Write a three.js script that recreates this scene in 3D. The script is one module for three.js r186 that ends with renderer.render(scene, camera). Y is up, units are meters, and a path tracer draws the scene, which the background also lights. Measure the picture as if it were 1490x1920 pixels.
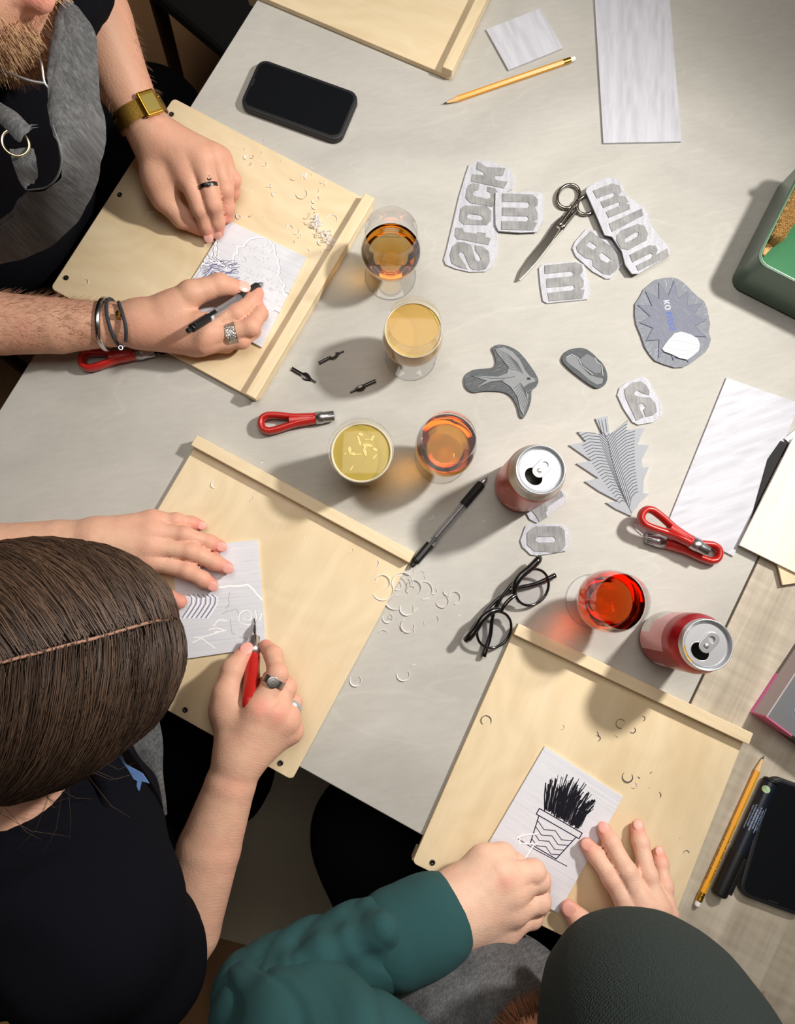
import * as THREE from 'three';
import { RoundedBoxGeometry } from 'three/addons/geometries/RoundedBoxGeometry.js';
import { mergeGeometries, mergeVertices, toCreasedNormals } from 'three/addons/utils/BufferGeometryUtils.js';
import { RectAreaLightUniformsLib } from 'three/addons/lights/RectAreaLightUniformsLib.js';

// ---------- camera, light, exposure ----------
const V3 = (x, y, z) => new THREE.Vector3(x, y, z);
const scene = new THREE.Scene();
const TY = 0.74;                                   // height of the work surface
const CAM_H = 0.87;                                // phone held that far above the table
const FOC = 1320, NADIR = [-20, 160];              // focal length in pixels of the 1490 x 1920 frame; where the plumb line below the phone lies
const camUp = V3(-NADIR[0], NADIR[1], FOC).normalize();
const axX = V3(1, 0, 0).addScaledVector(camUp, -camUp.x).normalize();
const axZ = axX.clone().cross(camUp);
const EYE = V3(0, TY + CAM_H, 0);
const camera = new THREE.PerspectiveCamera(2 * Math.atan(960 / FOC) * 180 / Math.PI, 1490 / 1920, 0.05, 30);
const camRot = new THREE.Matrix4().set(axX.x, axX.y, axX.z, 0, camUp.x, camUp.y, camUp.z, 0, axZ.x, axZ.y, axZ.z, 0, 0, 0, 0, 1);
camera.quaternion.setFromRotationMatrix(camRot);
camera.position.copy(EYE);
camera.updateMatrixWorld(true);
scene.add(camera);
scene.background = new THREE.Color(0x000000);

const renderer = new THREE.WebGLRenderer({ antialias: true });
renderer.toneMapping = THREE.LinearToneMapping;
renderer.toneMappingExposure = 1.06;
renderer.shadowMap.enabled = true;
RectAreaLightUniformsLib.init();

// a place in the room: the point at height h above the table top seen at a pixel of the photograph
function P(px, py, h = 0) {
  const d = V3((px - 745) / FOC, -(py - 960) / FOC, -1).applyMatrix4(camRot);
  return EYE.clone().addScaledVector(d, (TY + h - EYE.y) / d.y);
}
const lamp = { key: { at: P(1850, 430, 0).setY(TY + 0.85), aim: P(100, 1050, 0), power: 5.5 }, room: { power: 2.9 } };

// ---------- helpers ----------
let seed = 7;
const rnd = () => { seed = (seed * 1664525 + 1013904223) >>> 0; return seed / 4294967296; };
const rr = (a, b) => a + (b - a) * rnd();
const taken = new Map();
function numbered(n) { const k = taken.get(n) || 0; taken.set(n, k + 1); return k ? n + '_' + String(k).padStart(3, '0') : n; }
function tag(o, label, category, group, kind) {
  if (label) o.userData.label = label;
  if (category) o.userData.category = category;
  if (group) o.userData.group = group;
  if (kind) o.userData.kind = kind;
  return o;
}
function thing(name, label, category, pos = V3(0, 0, 0), turn = 0, group) {
  const o = new THREE.Group(); o.name = numbered(name); o.position.copy(pos); o.rotation.y = turn;
  scene.add(o); return tag(o, label, category, group);
}
function part(name, geo, mat, parent, label) {
  const m = new THREE.Mesh(geo, mat); m.name = name; m.castShadow = m.receiveShadow = true;
  if (label) m.userData.label = label;
  parent.add(m); return m;
}
function single(name, geo, mat, label, category, pos = V3(0, 0, 0), turn = 0, group) {
  const m = new THREE.Mesh(geo, mat); m.name = numbered(name); m.castShadow = m.receiveShadow = true;
  m.position.copy(pos); m.rotation.y = turn; scene.add(m); return tag(m, label, category, group);
}
const sub = (v, o) => V3(v.x - o.x, v.y - o.y, v.z - o.z);
const box = (w, h, d, x = 0, y = 0, z = 0, r = 0, s = 2) => (r ? new RoundedBoxGeometry(w, h, d, s, r) : new THREE.BoxGeometry(w, h, d)).translate(x, y, z);
const merge = (gs) => mergeGeometries(gs.map((g) => { const k = g.index ? g.toNonIndexed() : g; for (const a of Object.keys(k.attributes)) if (!['position', 'normal', 'uv'].includes(a)) k.deleteAttribute(a); if (!k.attributes.uv) k.setAttribute('uv', new THREE.BufferAttribute(new Float32Array(k.attributes.position.count * 2), 2)); return k; }));
const lathe = (pts, seg = 48) => new THREE.LatheGeometry(pts.map(([r, y]) => new THREE.Vector2(r, y)), seg);
function tube(pts, r, seg = 0, rad = 8, closed = false) { return new THREE.TubeGeometry(new THREE.CatmullRomCurve3(pts, closed), seg || pts.length * 6, r, rad, closed); }
// sweep of varying radius along a polyline of points, with rounded ends
function limb(pts, radii, seg = 10, smooth = 4, flat = 1) {
  const c = new THREE.CatmullRomCurve3(pts), n = (pts.length - 1) * smooth, fr = c.computeFrenetFrames(n), pos = [], idx = [];
  for (let i = 0; i <= n; i++) {
    const t = i / n, p = c.getPoint(t), k = t * (pts.length - 1), a = Math.min(Math.floor(k), pts.length - 2), r = radii[a] + (radii[a + 1] - radii[a]) * (k - a);
    for (let j = 0; j < seg; j++) { const an = j / seg * Math.PI * 2, q = p.clone().addScaledVector(fr.normals[i], Math.cos(an) * r).addScaledVector(fr.binormals[i], Math.sin(an) * r * flat); pos.push(q.x, q.y, q.z); }
  }
  for (let i = 0; i < n; i++) for (let j = 0; j < seg; j++) { const a = i * seg + j, b = i * seg + (j + 1) % seg; idx.push(a, b, a + seg, b, b + seg, a + seg); }
  const p0 = pts[0], p1 = pts[pts.length - 1]; pos.push(p0.x, p0.y, p0.z, p1.x, p1.y, p1.z); const e = (n + 1) * seg;
  for (let j = 0; j < seg; j++) { idx.push(e, (j + 1) % seg, j, e + 1, n * seg + j, n * seg + (j + 1) % seg); }
  const g = new THREE.BufferGeometry(); g.setAttribute('position', new THREE.Float32BufferAttribute(pos, 3)); g.setIndex(idx); g.computeVertexNormals(); return g;
}
// flat plate lying level: outline of {x,z} points relative to its base, extruded upward
function plate(pts, thick, bevel = 0, holes = [], y = 0) {
  const s = new THREE.Shape(pts.map((p) => new THREE.Vector2(p.x, -p.z)));
  for (const h of holes) s.holes.push(new THREE.Path(h.map((p) => new THREE.Vector2(p.x, -p.z))));
  const g = new THREE.ExtrudeGeometry(s, { depth: thick - 2 * bevel, bevelEnabled: bevel > 0, bevelThickness: bevel, bevelSize: bevel, bevelOffset: -bevel, bevelSegments: 2, curveSegments: 8 });
  return g.rotateX(-Math.PI / 2).translate(0, y + bevel, 0);
}
// outline points of the photograph at height h, relative to a base
const outline = (list, h, o) => list.map(([x, y]) => sub(P(x, y, h), o));
function centre(list, h) { const c = V3(0, 0, 0); for (const [x, y] of list) c.add(P(x, y, h)); return c.multiplyScalar(1 / list.length); }
function smoothLoop(pts, n) { return new THREE.CatmullRomCurve3(pts, true, 'centripetal').getPoints(n); }
const rgb = (r, g, b) => new THREE.Color().setRGB(r / 255, g / 255, b / 255, THREE.SRGBColorSpace);
const std = (c, roughness = 0.6, metalness = 0, extra = {}) => new THREE.MeshStandardMaterial({ color: c instanceof THREE.Color ? c : new THREE.Color(c), roughness, metalness, ...extra });
const phys = (c, o) => new THREE.MeshPhysicalMaterial({ color: c instanceof THREE.Color ? c : new THREE.Color(c), ...o });

const matte = (o) => phys(0xffffff, { roughness: 0.85, specularIntensity: 0.25, ...o });
// ---------- value noise and computed textures ----------
const perm = new Uint8Array(512); { const a = [...Array(256).keys()]; for (let i = 255; i > 0; i--) { const j = Math.floor(rnd() * (i + 1));[a[i], a[j]] = [a[j], a[i]]; } for (let i = 0; i < 512; i++) perm[i] = a[i & 255]; }
function vnoise(x, y, wx = 256, wy = 256) {
  const xi = Math.floor(x), yi = Math.floor(y), u = x - xi, v = y - yi, fu = u * u * (3 - 2 * u), fv = v * v * (3 - 2 * v);
  const H = (a, b) => perm[perm[((a % wx) + wx) % wx & 255] + (((b % wy) + wy) % wy & 255)] / 255;
  return (H(xi, yi) * (1 - fu) + H(xi + 1, yi) * fu) * (1 - fv) + (H(xi, yi + 1) * (1 - fu) + H(xi + 1, yi + 1) * fu) * fv;
}
function fbm(x, y, o = 4, wx = 256, wy = 256) { let s = 0, a = 0.5, n = 0; for (let i = 0; i < o; i++) { s += a * vnoise(x, y, wx, wy); n += a; a *= 0.5; x *= 2; y *= 2; wx *= 2; wy *= 2; } return s / n; }
const toByte = (c) => Math.max(0, Math.min(255, Math.round(c * 255)));
function dataTex(w, h, fn, srgb = true) {
  const d = new Uint8Array(w * h * 4);
  for (let y = 0; y < h; y++) for (let x = 0; x < w; x++) { const c = fn(x / w, y / h), i = (y * w + x) * 4; if (typeof c === 'number') { d[i] = d[i + 1] = d[i + 2] = toByte(c); } else { d[i] = toByte(c[0]); d[i + 1] = toByte(c[1]); d[i + 2] = toByte(c[2]); } d[i + 3] = 255; }
  const t = new THREE.DataTexture(d, w, h); t.magFilter = THREE.LinearFilter; t.minFilter = THREE.LinearMipmapLinearFilter; t.generateMipmaps = true;
  t.wrapS = t.wrapT = THREE.RepeatWrapping; if (srgb) t.colorSpace = THREE.SRGBColorSpace; t.needsUpdate = true; return t;
}
function canvasTex(w, h, draw) {
  const c = document.createElement('canvas'); c.width = w; c.height = h; draw(c.getContext('2d'), w, h);
  const t = new THREE.CanvasTexture(c); t.colorSpace = THREE.SRGBColorSpace; t.magFilter = THREE.LinearFilter; t.anisotropy = 8; return t;
}
function scaled(t, sx, sy, rot = 0) { const k = t.clone(); k.repeat.set(sx, sy); k.rotation = rot; k.needsUpdate = true; return k; }
function setUV(g, fn) { const p = g.attributes.position, n = g.attributes.normal, a = new Float32Array(p.count * 2); for (let i = 0; i < p.count; i++) { const [u, v] = fn(p.getX(i), p.getY(i), p.getZ(i), n ? n.getY(i) : 0, n ? n.getX(i) : 0, n ? n.getZ(i) : 0); a[2 * i] = u; a[2 * i + 1] = v; } g.setAttribute('uv', new THREE.BufferAttribute(a, 2)); return g; }
const mix3 = (a, b, t) => [a[0] + (b[0] - a[0]) * t, a[1] + (b[1] - a[1]) * t, a[2] + (b[2] - a[2]) * t];
const sm = (a, b, x) => { const t = Math.max(0, Math.min(1, (x - a) / (b - a))); return t * t * (3 - 2 * t); };

const texStone = dataTex(1536, 1536, (u, v) => {
  const wx = fbm(u * 4, v * 4, 3, 4, 4) * 0.9, s = u * 3 + wx, t = v * 14 + fbm(u * 5 + 9, v * 5 + 3, 3, 5, 5) * 3.2;
  const streak = fbm(s * 2, t * 1.0, 5, 6, 14), fine = fbm(u * 90, v * 360, 3, 90, 360), grain = vnoise(u * 700, v * 900), line = Math.abs(fbm(u * 6 + 40, v * 18 + 2.4 * fbm(u * 4 + 5, v * 4 + 7, 2, 4, 4), 3, 6, 18) - 0.5);
  let k = 0.5 + (streak - 0.5) * 0.55 + (fine - 0.5) * 0.16 + (grain - 0.5) * 0.05; k += 0.09 * (1 - sm(0, 0.012, line));
  return mix3([0.615, 0.605, 0.58], [0.815, 0.808, 0.783], Math.max(0, Math.min(1, k)));
});
const texOak = dataTex(1024, 1024, (u, v) => {
  const w = fbm(u * 6, v * 3, 3, 6, 3), gr = fbm(u * 60 + w * 3, v * 3, 4, 60, 3), fine = fbm(u * 260, v * 10, 2, 256, 10), cross = fbm(u * 24, v * 130, 2, 24, 130);
  return mix3([0.60, 0.555, 0.49], [0.82, 0.785, 0.715], Math.max(0, Math.min(1, 0.5 + (gr - 0.5) * 0.7 + (fine - 0.5) * 0.25 + (cross - 0.5) * 0.35)));
});
const texPly = dataTex(1024, 1024, (u, v) => {
  const w = fbm(u * 3, v * 2, 3, 3, 2), gr = fbm(u * 10 + w * 2.2, v * 2.2, 4, 10, 2), fine = fbm(u * 160, v * 8, 3, 160, 8), ring = Math.sin((u * 8 + fbm(u * 3 + 7, v * 3, 3, 3, 3) * 5) * 6.283) * 0.5 + 0.5;
  return mix3([0.81, 0.715, 0.55], [0.93, 0.86, 0.73], Math.max(0, Math.min(1, 0.55 + (gr - 0.5) * 0.75 + (fine - 0.5) * 0.16 + (ring - 0.5) * 0.12)));
});
const texPale = dataTex(256, 256, (u, v) => mix3([0.90, 0.875, 0.80], [0.955, 0.94, 0.885], fbm(u * 20 + fbm(u * 3, v * 3, 2, 3, 3) * 2, v * 2, 3, 20, 2)));
const texFloor = dataTex(512, 512, (u, v) => mix3([0.50, 0.36, 0.24], [0.66, 0.50, 0.34], fbm(u * 30, v * 3, 4, 30, 3)));
const texLino = dataTex(512, 512, (u, v) => { const s = fbm(u * 24, v * 3 + fbm(u * 5, v * 5, 2, 5, 5), 4, 24, 3); return mix3([0.735, 0.74, 0.77], [0.80, 0.805, 0.84], Math.max(0, Math.min(1, (s - 0.5) * 1.9 + 0.55))); });
const texInk = dataTex(512, 512, (u, v) => { const s = fbm(u * 40, v * 5, 4, 40, 5), m = fbm(u * 6, v * 6, 4, 6, 6); return mix3([0.49, 0.49, 0.495], [0.615, 0.615, 0.615], Math.max(0, Math.min(1, (s - 0.5) + (m - 0.5) * 1.2 + 0.5))); });
const texDenim = dataTex(512, 512, (u, v) => { const a = vnoise(u * 256, v * 256), b = vnoise(u * 256, v * 90), c = fbm(u * 8, v * 8, 4, 8, 8), d = fbm(u * 60 + v * 20, v * 60, 2, 60, 60); return 0.2 + (a - 0.5) * 0.08 + (b - 0.5) * 0.10 + (c - 0.5) * 0.14 + (d - 0.5) * 0.08 + 0.10; });
const texWeave = dataTex(256, 256, (u, v) => 0.5 + 0.25 * Math.sin(u * 6.283 * 64) * Math.sin(v * 6.283 * 64) + 0.25 * (vnoise(u * 128, v * 128, 128, 128) - 0.5), false);
const texSkinBump = dataTex(512, 512, (u, v) => { const a = fbm(u * 120, v * 120, 2, 120, 120), b = fbm(u * 40 + 3, v * 90, 2, 40, 90); return 0.5 + (a - 0.5) * 0.6 + (b - 0.5) * 0.5; }, false);
// ---------- the room ----------
const M = {
  stone: matte({ map: texStone, roughness: 0.7 }), oak: std(0xffffff, 0.55, 0, { map: texOak }), ply: std(0xffffff, 0.5, 0, { map: scaled(texPly, 3.2, 3.2) }),
  plyEdge: std(rgb(205, 176, 126), 0.7), dark: std(rgb(22, 22, 24), 0.6), black: std(rgb(9, 9, 11), 0.75), blackCloth: std(rgb(12, 12, 14), 0.92),
  chrome: std(rgb(205, 205, 205), 0.22, 1), steel: std(rgb(150, 150, 150), 0.32, 1), darkSteel: std(rgb(88, 86, 86), 0.35, 1), gold: std(rgb(214, 170, 72), 0.28, 1), silver: std(rgb(206, 208, 212), 0.38, 0.8),
  wall: std(rgb(122, 118, 114), 0.9), white: std(rgb(232, 232, 236), 0.6), lino: matte({ map: scaled(texLino, 9, 9) }), linoBack: std(rgb(120, 112, 108), 0.85), ink: matte({ map: scaled(texInk, 16, 16), roughness: 0.7 }),
  lampShade: std(rgb(30, 30, 30), 0.6),
};
const struct = (name, geo, mat, pos) => { const m = single(name, geo, mat, null, null, pos); m.userData.kind = 'structure'; return m; };
{
  const RX = 2.6, RZ = 2.6, RH = 2.7;
  const fl = setUV(box(2 * RX, 0.1, 2 * RZ, 0, -0.05, 0), (x, y, z) => [x * 0.8, z * 0.8]);
  struct('floor', fl, std(0xffffff, 0.6, 0, { map: texFloor }));
  struct('ceiling', box(2 * RX, 0.1, 2 * RZ, 0, RH + 0.05, 0), std(rgb(205, 200, 192), 0.9));
  struct('wall_north', box(2 * RX, RH, 0.1, 0, RH / 2, -RZ - 0.05), M.wall); struct('wall_south', box(2 * RX, RH, 0.1, 0, RH / 2, RZ + 0.05), M.wall);
  struct('wall_west', box(0.1, RH, 2 * RZ, -RX - 0.05, RH / 2, 0), M.wall); struct('wall_east', box(0.1, RH, 2 * RZ, RX + 0.05, RH / 2, 0), M.wall);
}
// ceiling light: a soft panel over the room
{
  const at = V3(0.0, 2.66, -0.6), t = thing('ceiling_light', 'square white ceiling light panel above the worktable', 'lamp', at);
  part('housing', box(1.24, 0.03, 1.24, 0, 0.02, 0), M.lampShade, t);
  part('diffuser', box(1.2, 0.012, 1.2, 0, 0, 0), new THREE.MeshStandardMaterial({ color: 0xffffff, emissive: rgb(255, 244, 228), emissiveIntensity: 1.2 }), t);
  const l = new THREE.RectAreaLight(rgb(255, 251, 246), lamp.room.power, 1.2, 1.2); l.position.set(at.x, at.y - 0.012, at.z); l.lookAt(at.x, 0, at.z); l.name = 'ceiling_panel'; scene.add(l);
}
// desk lamp standing on the oak table, its shade turned towards the bench hooks
{
  const at = lamp.key.at, dir = sub(lamp.key.aim, at).normalize(), foot = at.clone().add(V3(0.2, 0, -0.1)).setY(TY);
  const t = thing('desk_lamp', 'black desk lamp on the oak table turned towards the bench hooks', 'lamp', foot), h = sub(at, foot);
  const turn = new THREE.Matrix4().makeRotationFromQuaternion(new THREE.Quaternion().setFromUnitVectors(V3(0, -1, 0), dir)).setPosition(h);
  part('base', lathe([[0, 0], [0.085, 0], [0.085, 0.012], [0.08, 0.018], [0.012, 0.022], [0, 0.022]], 40), M.lampShade, t);
  part('arm', tube([V3(0, 0.02, 0), V3(0, 0.35, 0), V3(0.01, 0.6, 0), V3(-0.06, 0.78, 0.03), h.clone().addScaledVector(dir, -0.14)], 0.007, 40, 10), M.lampShade, t);
  part('shade', lathe([[0.02, 0.15], [0.026, 0.15], [0.03, 0.12], [0.075, 0.018], [0.073, 0.018], [0.028, 0.118], [0.02, 0.118]], 40).applyMatrix4(turn), M.lampShade, t);
  part('bulb', new THREE.SphereGeometry(0.044, 32, 20).translate(0, 0.05, 0).applyMatrix4(turn), new THREE.MeshStandardMaterial({ color: 0xffffff, emissive: rgb(255, 240, 218), emissiveIntensity: 4 }), t);
  const l = new THREE.SpotLight(rgb(255, 250, 243), lamp.key.power, 0, 54 * Math.PI / 180, 1, 2); l.position.copy(at); l.target.position.copy(lamp.key.aim); l.castShadow = true; l.shadow.radius = 2.2; l.name = 'desk_lamp_bulb'; scene.add(l); scene.add(l.target); l.target.updateMatrixWorld();
}
// ---------- the two tables ----------
const TA = 0.4939, ta = V3(Math.cos(TA), 0, Math.sin(TA)), tb = V3(Math.sin(TA), 0, -Math.cos(TA));   // along the near edge; away from it
const nearAt = P(690, 1510, 0).dot(tb), leftAt = P(243, 380, 0).dot(ta), seamAt = P(1357, 1180, 0).dot(ta);
const tp = (s, t, y = 0) => V3(ta.x * s + tb.x * t, y, ta.z * s + tb.z * t);
{
  const mk = (s0, s1, t0, t1, name, label, mat, legMat, uvRot) => {
    const o = tp((s0 + s1) / 2, (t0 + t1) / 2, 0), w = s1 - s0, d = t1 - t0, t = thing(name, label, 'table', o, -TA);
    const g = setUV(box(w, 0.03, d, 0, TY - 0.015, 0, 0.0015, 1), (x, y, z) => uvRot ? [x * 1.3, z * 1.3] : [(x * 0.766 - z * 0.643) * 0.8 + 0.1, (x * 0.643 + z * 0.766) * 0.8 + 0.3]);
    part('tabletop', g, mat, t);
    for (const sx of [-1, 1]) for (const sz of [-1, 1]) part('leg', box(0.05, TY - 0.03, 0.05, sx * (w / 2 - 0.06), (TY - 0.03) / 2, sz * (d / 2 - 0.06), 0.004), legMat, t);
    for (const sz of [-1, 1]) part('apron_rail', box(w - 0.2, 0.06, 0.02, 0, TY - 0.065, sz * (d / 2 - 0.07)), legMat, t);
  };
  mk(leftAt, seamAt, nearAt, nearAt + 1.7, 'work_table', 'large table with grey beige stone-look top under the bench hooks', M.stone, M.dark, false);
  mk(seamAt + 0.0025, seamAt + 0.9, nearAt, nearAt + 1.7, 'oak_table', 'pale grey oak-look table pushed against the stone-look one', M.oak, M.dark, true);
}
// ---------- bench hooks ----------
const BT = 0.008, CW = 0.0145, CH = 0.0125;
function benchHook(o, ang, label, L = 0.302, W = 0.304) {    // base: middle of the hooked edge, on the table
  const t = thing('bench_hook', label, 'bench hook', o, -ang, 'plywood bench hooks');
  const c = 0.006, pts = []; const cor = [[-L / 2, 0], [L / 2, 0], [L / 2, -W], [-L / 2, -W]];
  cor.forEach(([x, z], i) => { for (let k = 0; k <= 4; k++) { const a = Math.PI / 2 * k / 4 + [Math.PI / 2, 0, -Math.PI / 2, Math.PI][i]; const sx = Math.sign(x), sz = i < 2 ? 1 : -1; pts.push({ x: x - sx * c + sx * c * Math.abs(Math.cos(a)), z: z - sz * c + sz * c * Math.abs(Math.sin(a)), k: 0, i }); } });
  // order each corner so that the loop runs on
  const loop = []; for (let i = 0; i < 4; i++) { const q = pts.filter((p) => p.i === i); const nx = cor[(i + 1) % 4]; q.sort((a, b) => Math.hypot(b.x - nx[0], b.z - nx[1]) - Math.hypot(a.x - nx[0], a.z - nx[1])); loop.push(...q); }
  part('board', setUV(plate(loop, BT, 0.0008), (x, y, z, ny) => Math.abs(ny) > 0.5 ? [x + o.x * 3, z + o.z] : [x + z, y]), M.ply, t);
  part('cleat', setUV(box(L + 0.002, CH, CW, 0, BT + CH / 2, -W + CW / 2, 0.0012), (x, y, z) => [z * 3 + 0.2, x * 0.5]), M.ply, t, 'square pale wooden stop strip');
  part('lower_cleat', setUV(box(L, 0.016, 0.015, 0, -0.0085, -0.0095 + 0.002, 0.001), (x, y, z) => [z * 3, x * 0.5]), M.ply, t);
  const sg = merge([lathe([[0, 0.0004], [0.0012, 0.0004], [0.0014, 0.0009], [0.0032, 0.0011], [0.0034, 0], [0, 0]], 16)]);
  for (const s of [-1, 0, 1]) { const q = part('screw', sg, M.darkSteel, t, 'small countersunk dark screw'); q.position.set(s * 0.1295, BT, -0.0105); }
  return t;
}
const S_ = CAM_H;
const hookBase = (px) => P(px[0], px[1], BT).setY(TY);
benchHook(V3(-0.4093 * S_, TY, -0.6012 * S_), 2.0743, 'plywood bench hook on the left table edge, holding the lino tree');
benchHook(V3(-0.2805 * S_, TY, 0.1631 * S_), 0.4939, 'plywood bench hook holding the lino with carved spiral, beside the fan of loose shavings');
benchHook(V3(0.1914 * S_, TY, 0.4260 * S_), 0.4369, 'plywood bench hook holding the lino with black ink doodle');
{ // the unused one at the far end: its stop strip ends at the corner seen there
  const c0 = P(847, 141, 0.012), c1 = P(912, 6, 0.012), dir = sub(c1, c0).normalize(), ang = Math.atan2(-dir.z, -dir.x);      // along the cleat
  const a1 = V3(Math.cos(ang), 0, Math.sin(ang)), b1 = V3(Math.sin(ang), 0, -Math.cos(ang));
  const o = c0.clone().addScaledVector(a1, -0.151).addScaledVector(b1, -0.304).setY(TY + 0.0006);
  benchHook(o, ang, 'unused plywood bench hook beside the square white card');
}
// ---------- things lying flat ----------
const along = (a, b, h) => { const p = P(a[0], a[1], h), q = P(b[0], b[1], h), d = sub(q, p); return { mid: p.clone().add(q).multiplyScalar(0.5), a: p, b: q, len: Math.hypot(d.x, d.z), turn: Math.atan2(-d.z, d.x) }; };
function roundRect(w, d, r, n = 6) { const o = []; for (const [sx, sz, a0] of [[1, 1, 0], [-1, 1, 1], [-1, -1, 2], [1, -1, 3]]) for (let k = 0; k <= n; k++) { const a = (a0 + k / n) * Math.PI / 2; o.push({ x: sx * (w / 2 - r) + r * Math.cos(a), z: sz * (d / 2 - r) + r * Math.sin(a) }); } return o; }
// phones
function phone(a, b, w, label) {
  const k = along(a, b, 0.011), t = thing('phone', label, 'phone', k.mid.clone().setY(TY), k.turn), L = k.len;
  part('case', plate(roundRect(L, w, 0.0135), 0.0105, 0.0022), std(rgb(26, 27, 30), 0.55), t);
  part('bezel', plate(roundRect(L - 0.007, w - 0.007, 0.0105), 0.0012, 0.0004, [], 0.0098), std(rgb(28, 28, 30), 0.4), t);
  part('screen', plate(roundRect(L - 0.0095, w - 0.0095, 0.0095), 0.0010, 0.0002, [], 0.0103), phys(rgb(20, 22, 25), { roughness: 0.12, specularIntensity: 0.6 }), t, 'switched off black glass screen');
  part('earpiece', box(0.0012, 0.0006, 0.011, L / 2 - 0.0058, 0.0113, 0, 0.0002), std(rgb(45, 45, 48), 0.4), t);
  for (const x of [-0.02, -0.035]) part('side_button', box(0.009, 0.003, 0.0012, x, 0.006, w / 2 + 0.0002, 0.0005), std(rgb(20, 20, 22), 0.5), t);
  return { t, L };
}
phone([656, 220], [467, 152], 0.0745, 'black phone with dark screen lying near the unused bench hook');
{ const { t, L } = phone([1508, 1475], [1446, 1700], 0.082, 'large black phone lying on the oak table beside the marker');
  part('charging_port', box(0.0015, 0.0025, 0.009, -L / 2 - 0.0002, 0.006, 0, 0.0006), M.chrome, t, 'bright metal port'); }
// white sheets
function sheet(px, h, thick, name, label, mat, cat, rot = 0) {
  const o = centre(px, h).setY(TY + h), pts = outline(px, h + thick, o);
  const m = single(name, setUV(plate(pts, thick, 0.0002), (x, y, z) => [x * Math.cos(rot) + z * Math.sin(rot), -x * Math.sin(rot) + z * Math.cos(rot)]), mat, label, cat, o);
  return m;
}
sheet([[1108, -110], [1131, 268], [1277, 265], [1246, -110]], 0.0004, 0.0028, 'lino_sheet', 'long uncut white lino sheet lying beyond the cut-out letters', M.lino, 'lino sheet', 0.05);
sheet([[911, 55], [1013, 15], [1055, 90], [953, 131]], 0.0004, 0.0028, 'lino_square', 'small square white card beside the far pencil', M.lino, 'lino sheet', -0.4);
const sheetBig = sheet([[1362, 708], [1500, 757], [1375, 1043], [1252, 980]], 0.0004, 0.0028, 'lino_sheet', 'uncut white lino sheet under the two red cutter handles', M.lino, 'lino sheet', 1.25);
sheet([[1464, 826], [1440, 860], [1405, 985], [1418, 998], [1560, 1040], [1600, 900]], 0.0036, 0.0016, 'black_card', 'black card sandwiched under the pale plywood sheets', M.black, 'card');
sheet([[1470, 822], [1510, 790], [1590, 850], [1560, 900]], 0.0054, 0.0008, 'paper_scrap', 'white paper corner sticking out above the plywood sheets', M.white, 'paper');
sheet([[1466, 858], [1428, 935], [1480, 1010], [1580, 1000], [1570, 900]], 0.0064, 0.002, 'plywood_sheet', 'cream plywood sheet peeking out beneath the topmost one', matte({ map: scaled(texPale, 5, 5) }), 'plywood', 0.5);
sheet([[1457, 1055], [1467, 1097], [1500, 1092], [1570, 1060], [1540, 1020]], 0.0054, 0.0024, 'plywood_offcut', 'pointed plywood offcut peeking out below the stacked sheets', M.ply, 'plywood', 0.2);
sheet([[1487, 820], [1386, 1022], [1560, 1108], [1660, 900]], 0.0088, 0.003, 'plywood_sheet', 'pale plywood sheet on top of the stack beside the lino', matte({ map: scaled(texPale, 5, 5) }), 'plywood', 0.45);
sheet([[1189, 982], [1201, 984], [1212, 996], [1204, 1004], [1192, 994]], 0.0004, 0.001, 'lino_offcut', 'tiny white lino offcut beside the crossed red handles', M.white, 'offcut');

// pencils
const texPencil = (txt) => canvasTex(1024, 96, (c, w, h) => { c.fillStyle = '#eaa21c'; c.fillRect(0, 0, w, h); c.fillStyle = 'rgba(160,95,5,.25)'; for (let i = 0; i < 60; i++) c.fillRect(rr(0, w), rr(0, h), rr(30, 160), 1); c.fillStyle = '#2b2210'; c.font = 'bold 19px sans-serif'; for (let k = 0; k < 6; k += 2) c.fillText(txt, 90, h * (k + 0.72) / 6); });
const pencilMat = std(0xffffff, 0.38, 0, { map: texPencil('LOTHUSE 2B  121110   PENCIL  No 2  HB ||||||||||||') });
const pencilPlain = std(rgb(232, 158, 34), 0.4);
function pencil(tip, end, label, mat) {
  const k = along(end, tip, 0.004), t = thing('pencil', label, 'pencil', k.mid.clone().setY(TY + 0.0036), k.turn), L = k.len, r = 0.0038;
  const x0 = -L / 2, hex = (ra, rb, len, seg = 6) => new THREE.CylinderGeometry(rb, ra, len, seg, 1).rotateZ(-Math.PI / 2);
  const barrelLen = L - 0.007 - 0.011 - 0.020, bg = hex(r, r, barrelLen).translate(x0 + 0.018 + barrelLen / 2, 0, 0).rotateX(Math.PI / 6);
  setUV(bg, (x, y, z) => [(x - x0 - 0.018) / barrelLen, Math.atan2(z, y) / (2 * Math.PI) + 0.5]);
  part('barrel', bg.index ? toCreasedNormals(bg, 0.5) : bg, mat, t);
  part('eraser', new THREE.CapsuleGeometry(0.0033, 0.004, 4, 16).rotateZ(Math.PI / 2).translate(x0 + 0.0045, 0, 0), std(rgb(236, 230, 226), 0.8), t, 'white eraser');
  part('ferrule', merge([hex(0.0037, 0.0037, 0.011, 24).translate(x0 + 0.0125, 0, 0), ...[0.009, 0.0105, 0.0145, 0.016].map((x) => new THREE.TorusGeometry(0.0036, 0.0004, 6, 24).rotateY(Math.PI / 2).translate(x0 + x, 0, 0))]), M.gold, t, 'brass ferrule');
  part('sharpened_wood', hex(r, 0.0011, 0.0155, 18).translate(L / 2 - 0.0045 - 0.00775, 0, 0), std(rgb(222, 184, 132), 0.7), t);
  part('lead', hex(0.0011, 0.0002, 0.0045, 12).translate(L / 2 - 0.00225, 0, 0), std(rgb(40, 40, 42), 0.4), t);
  return t;
}
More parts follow.
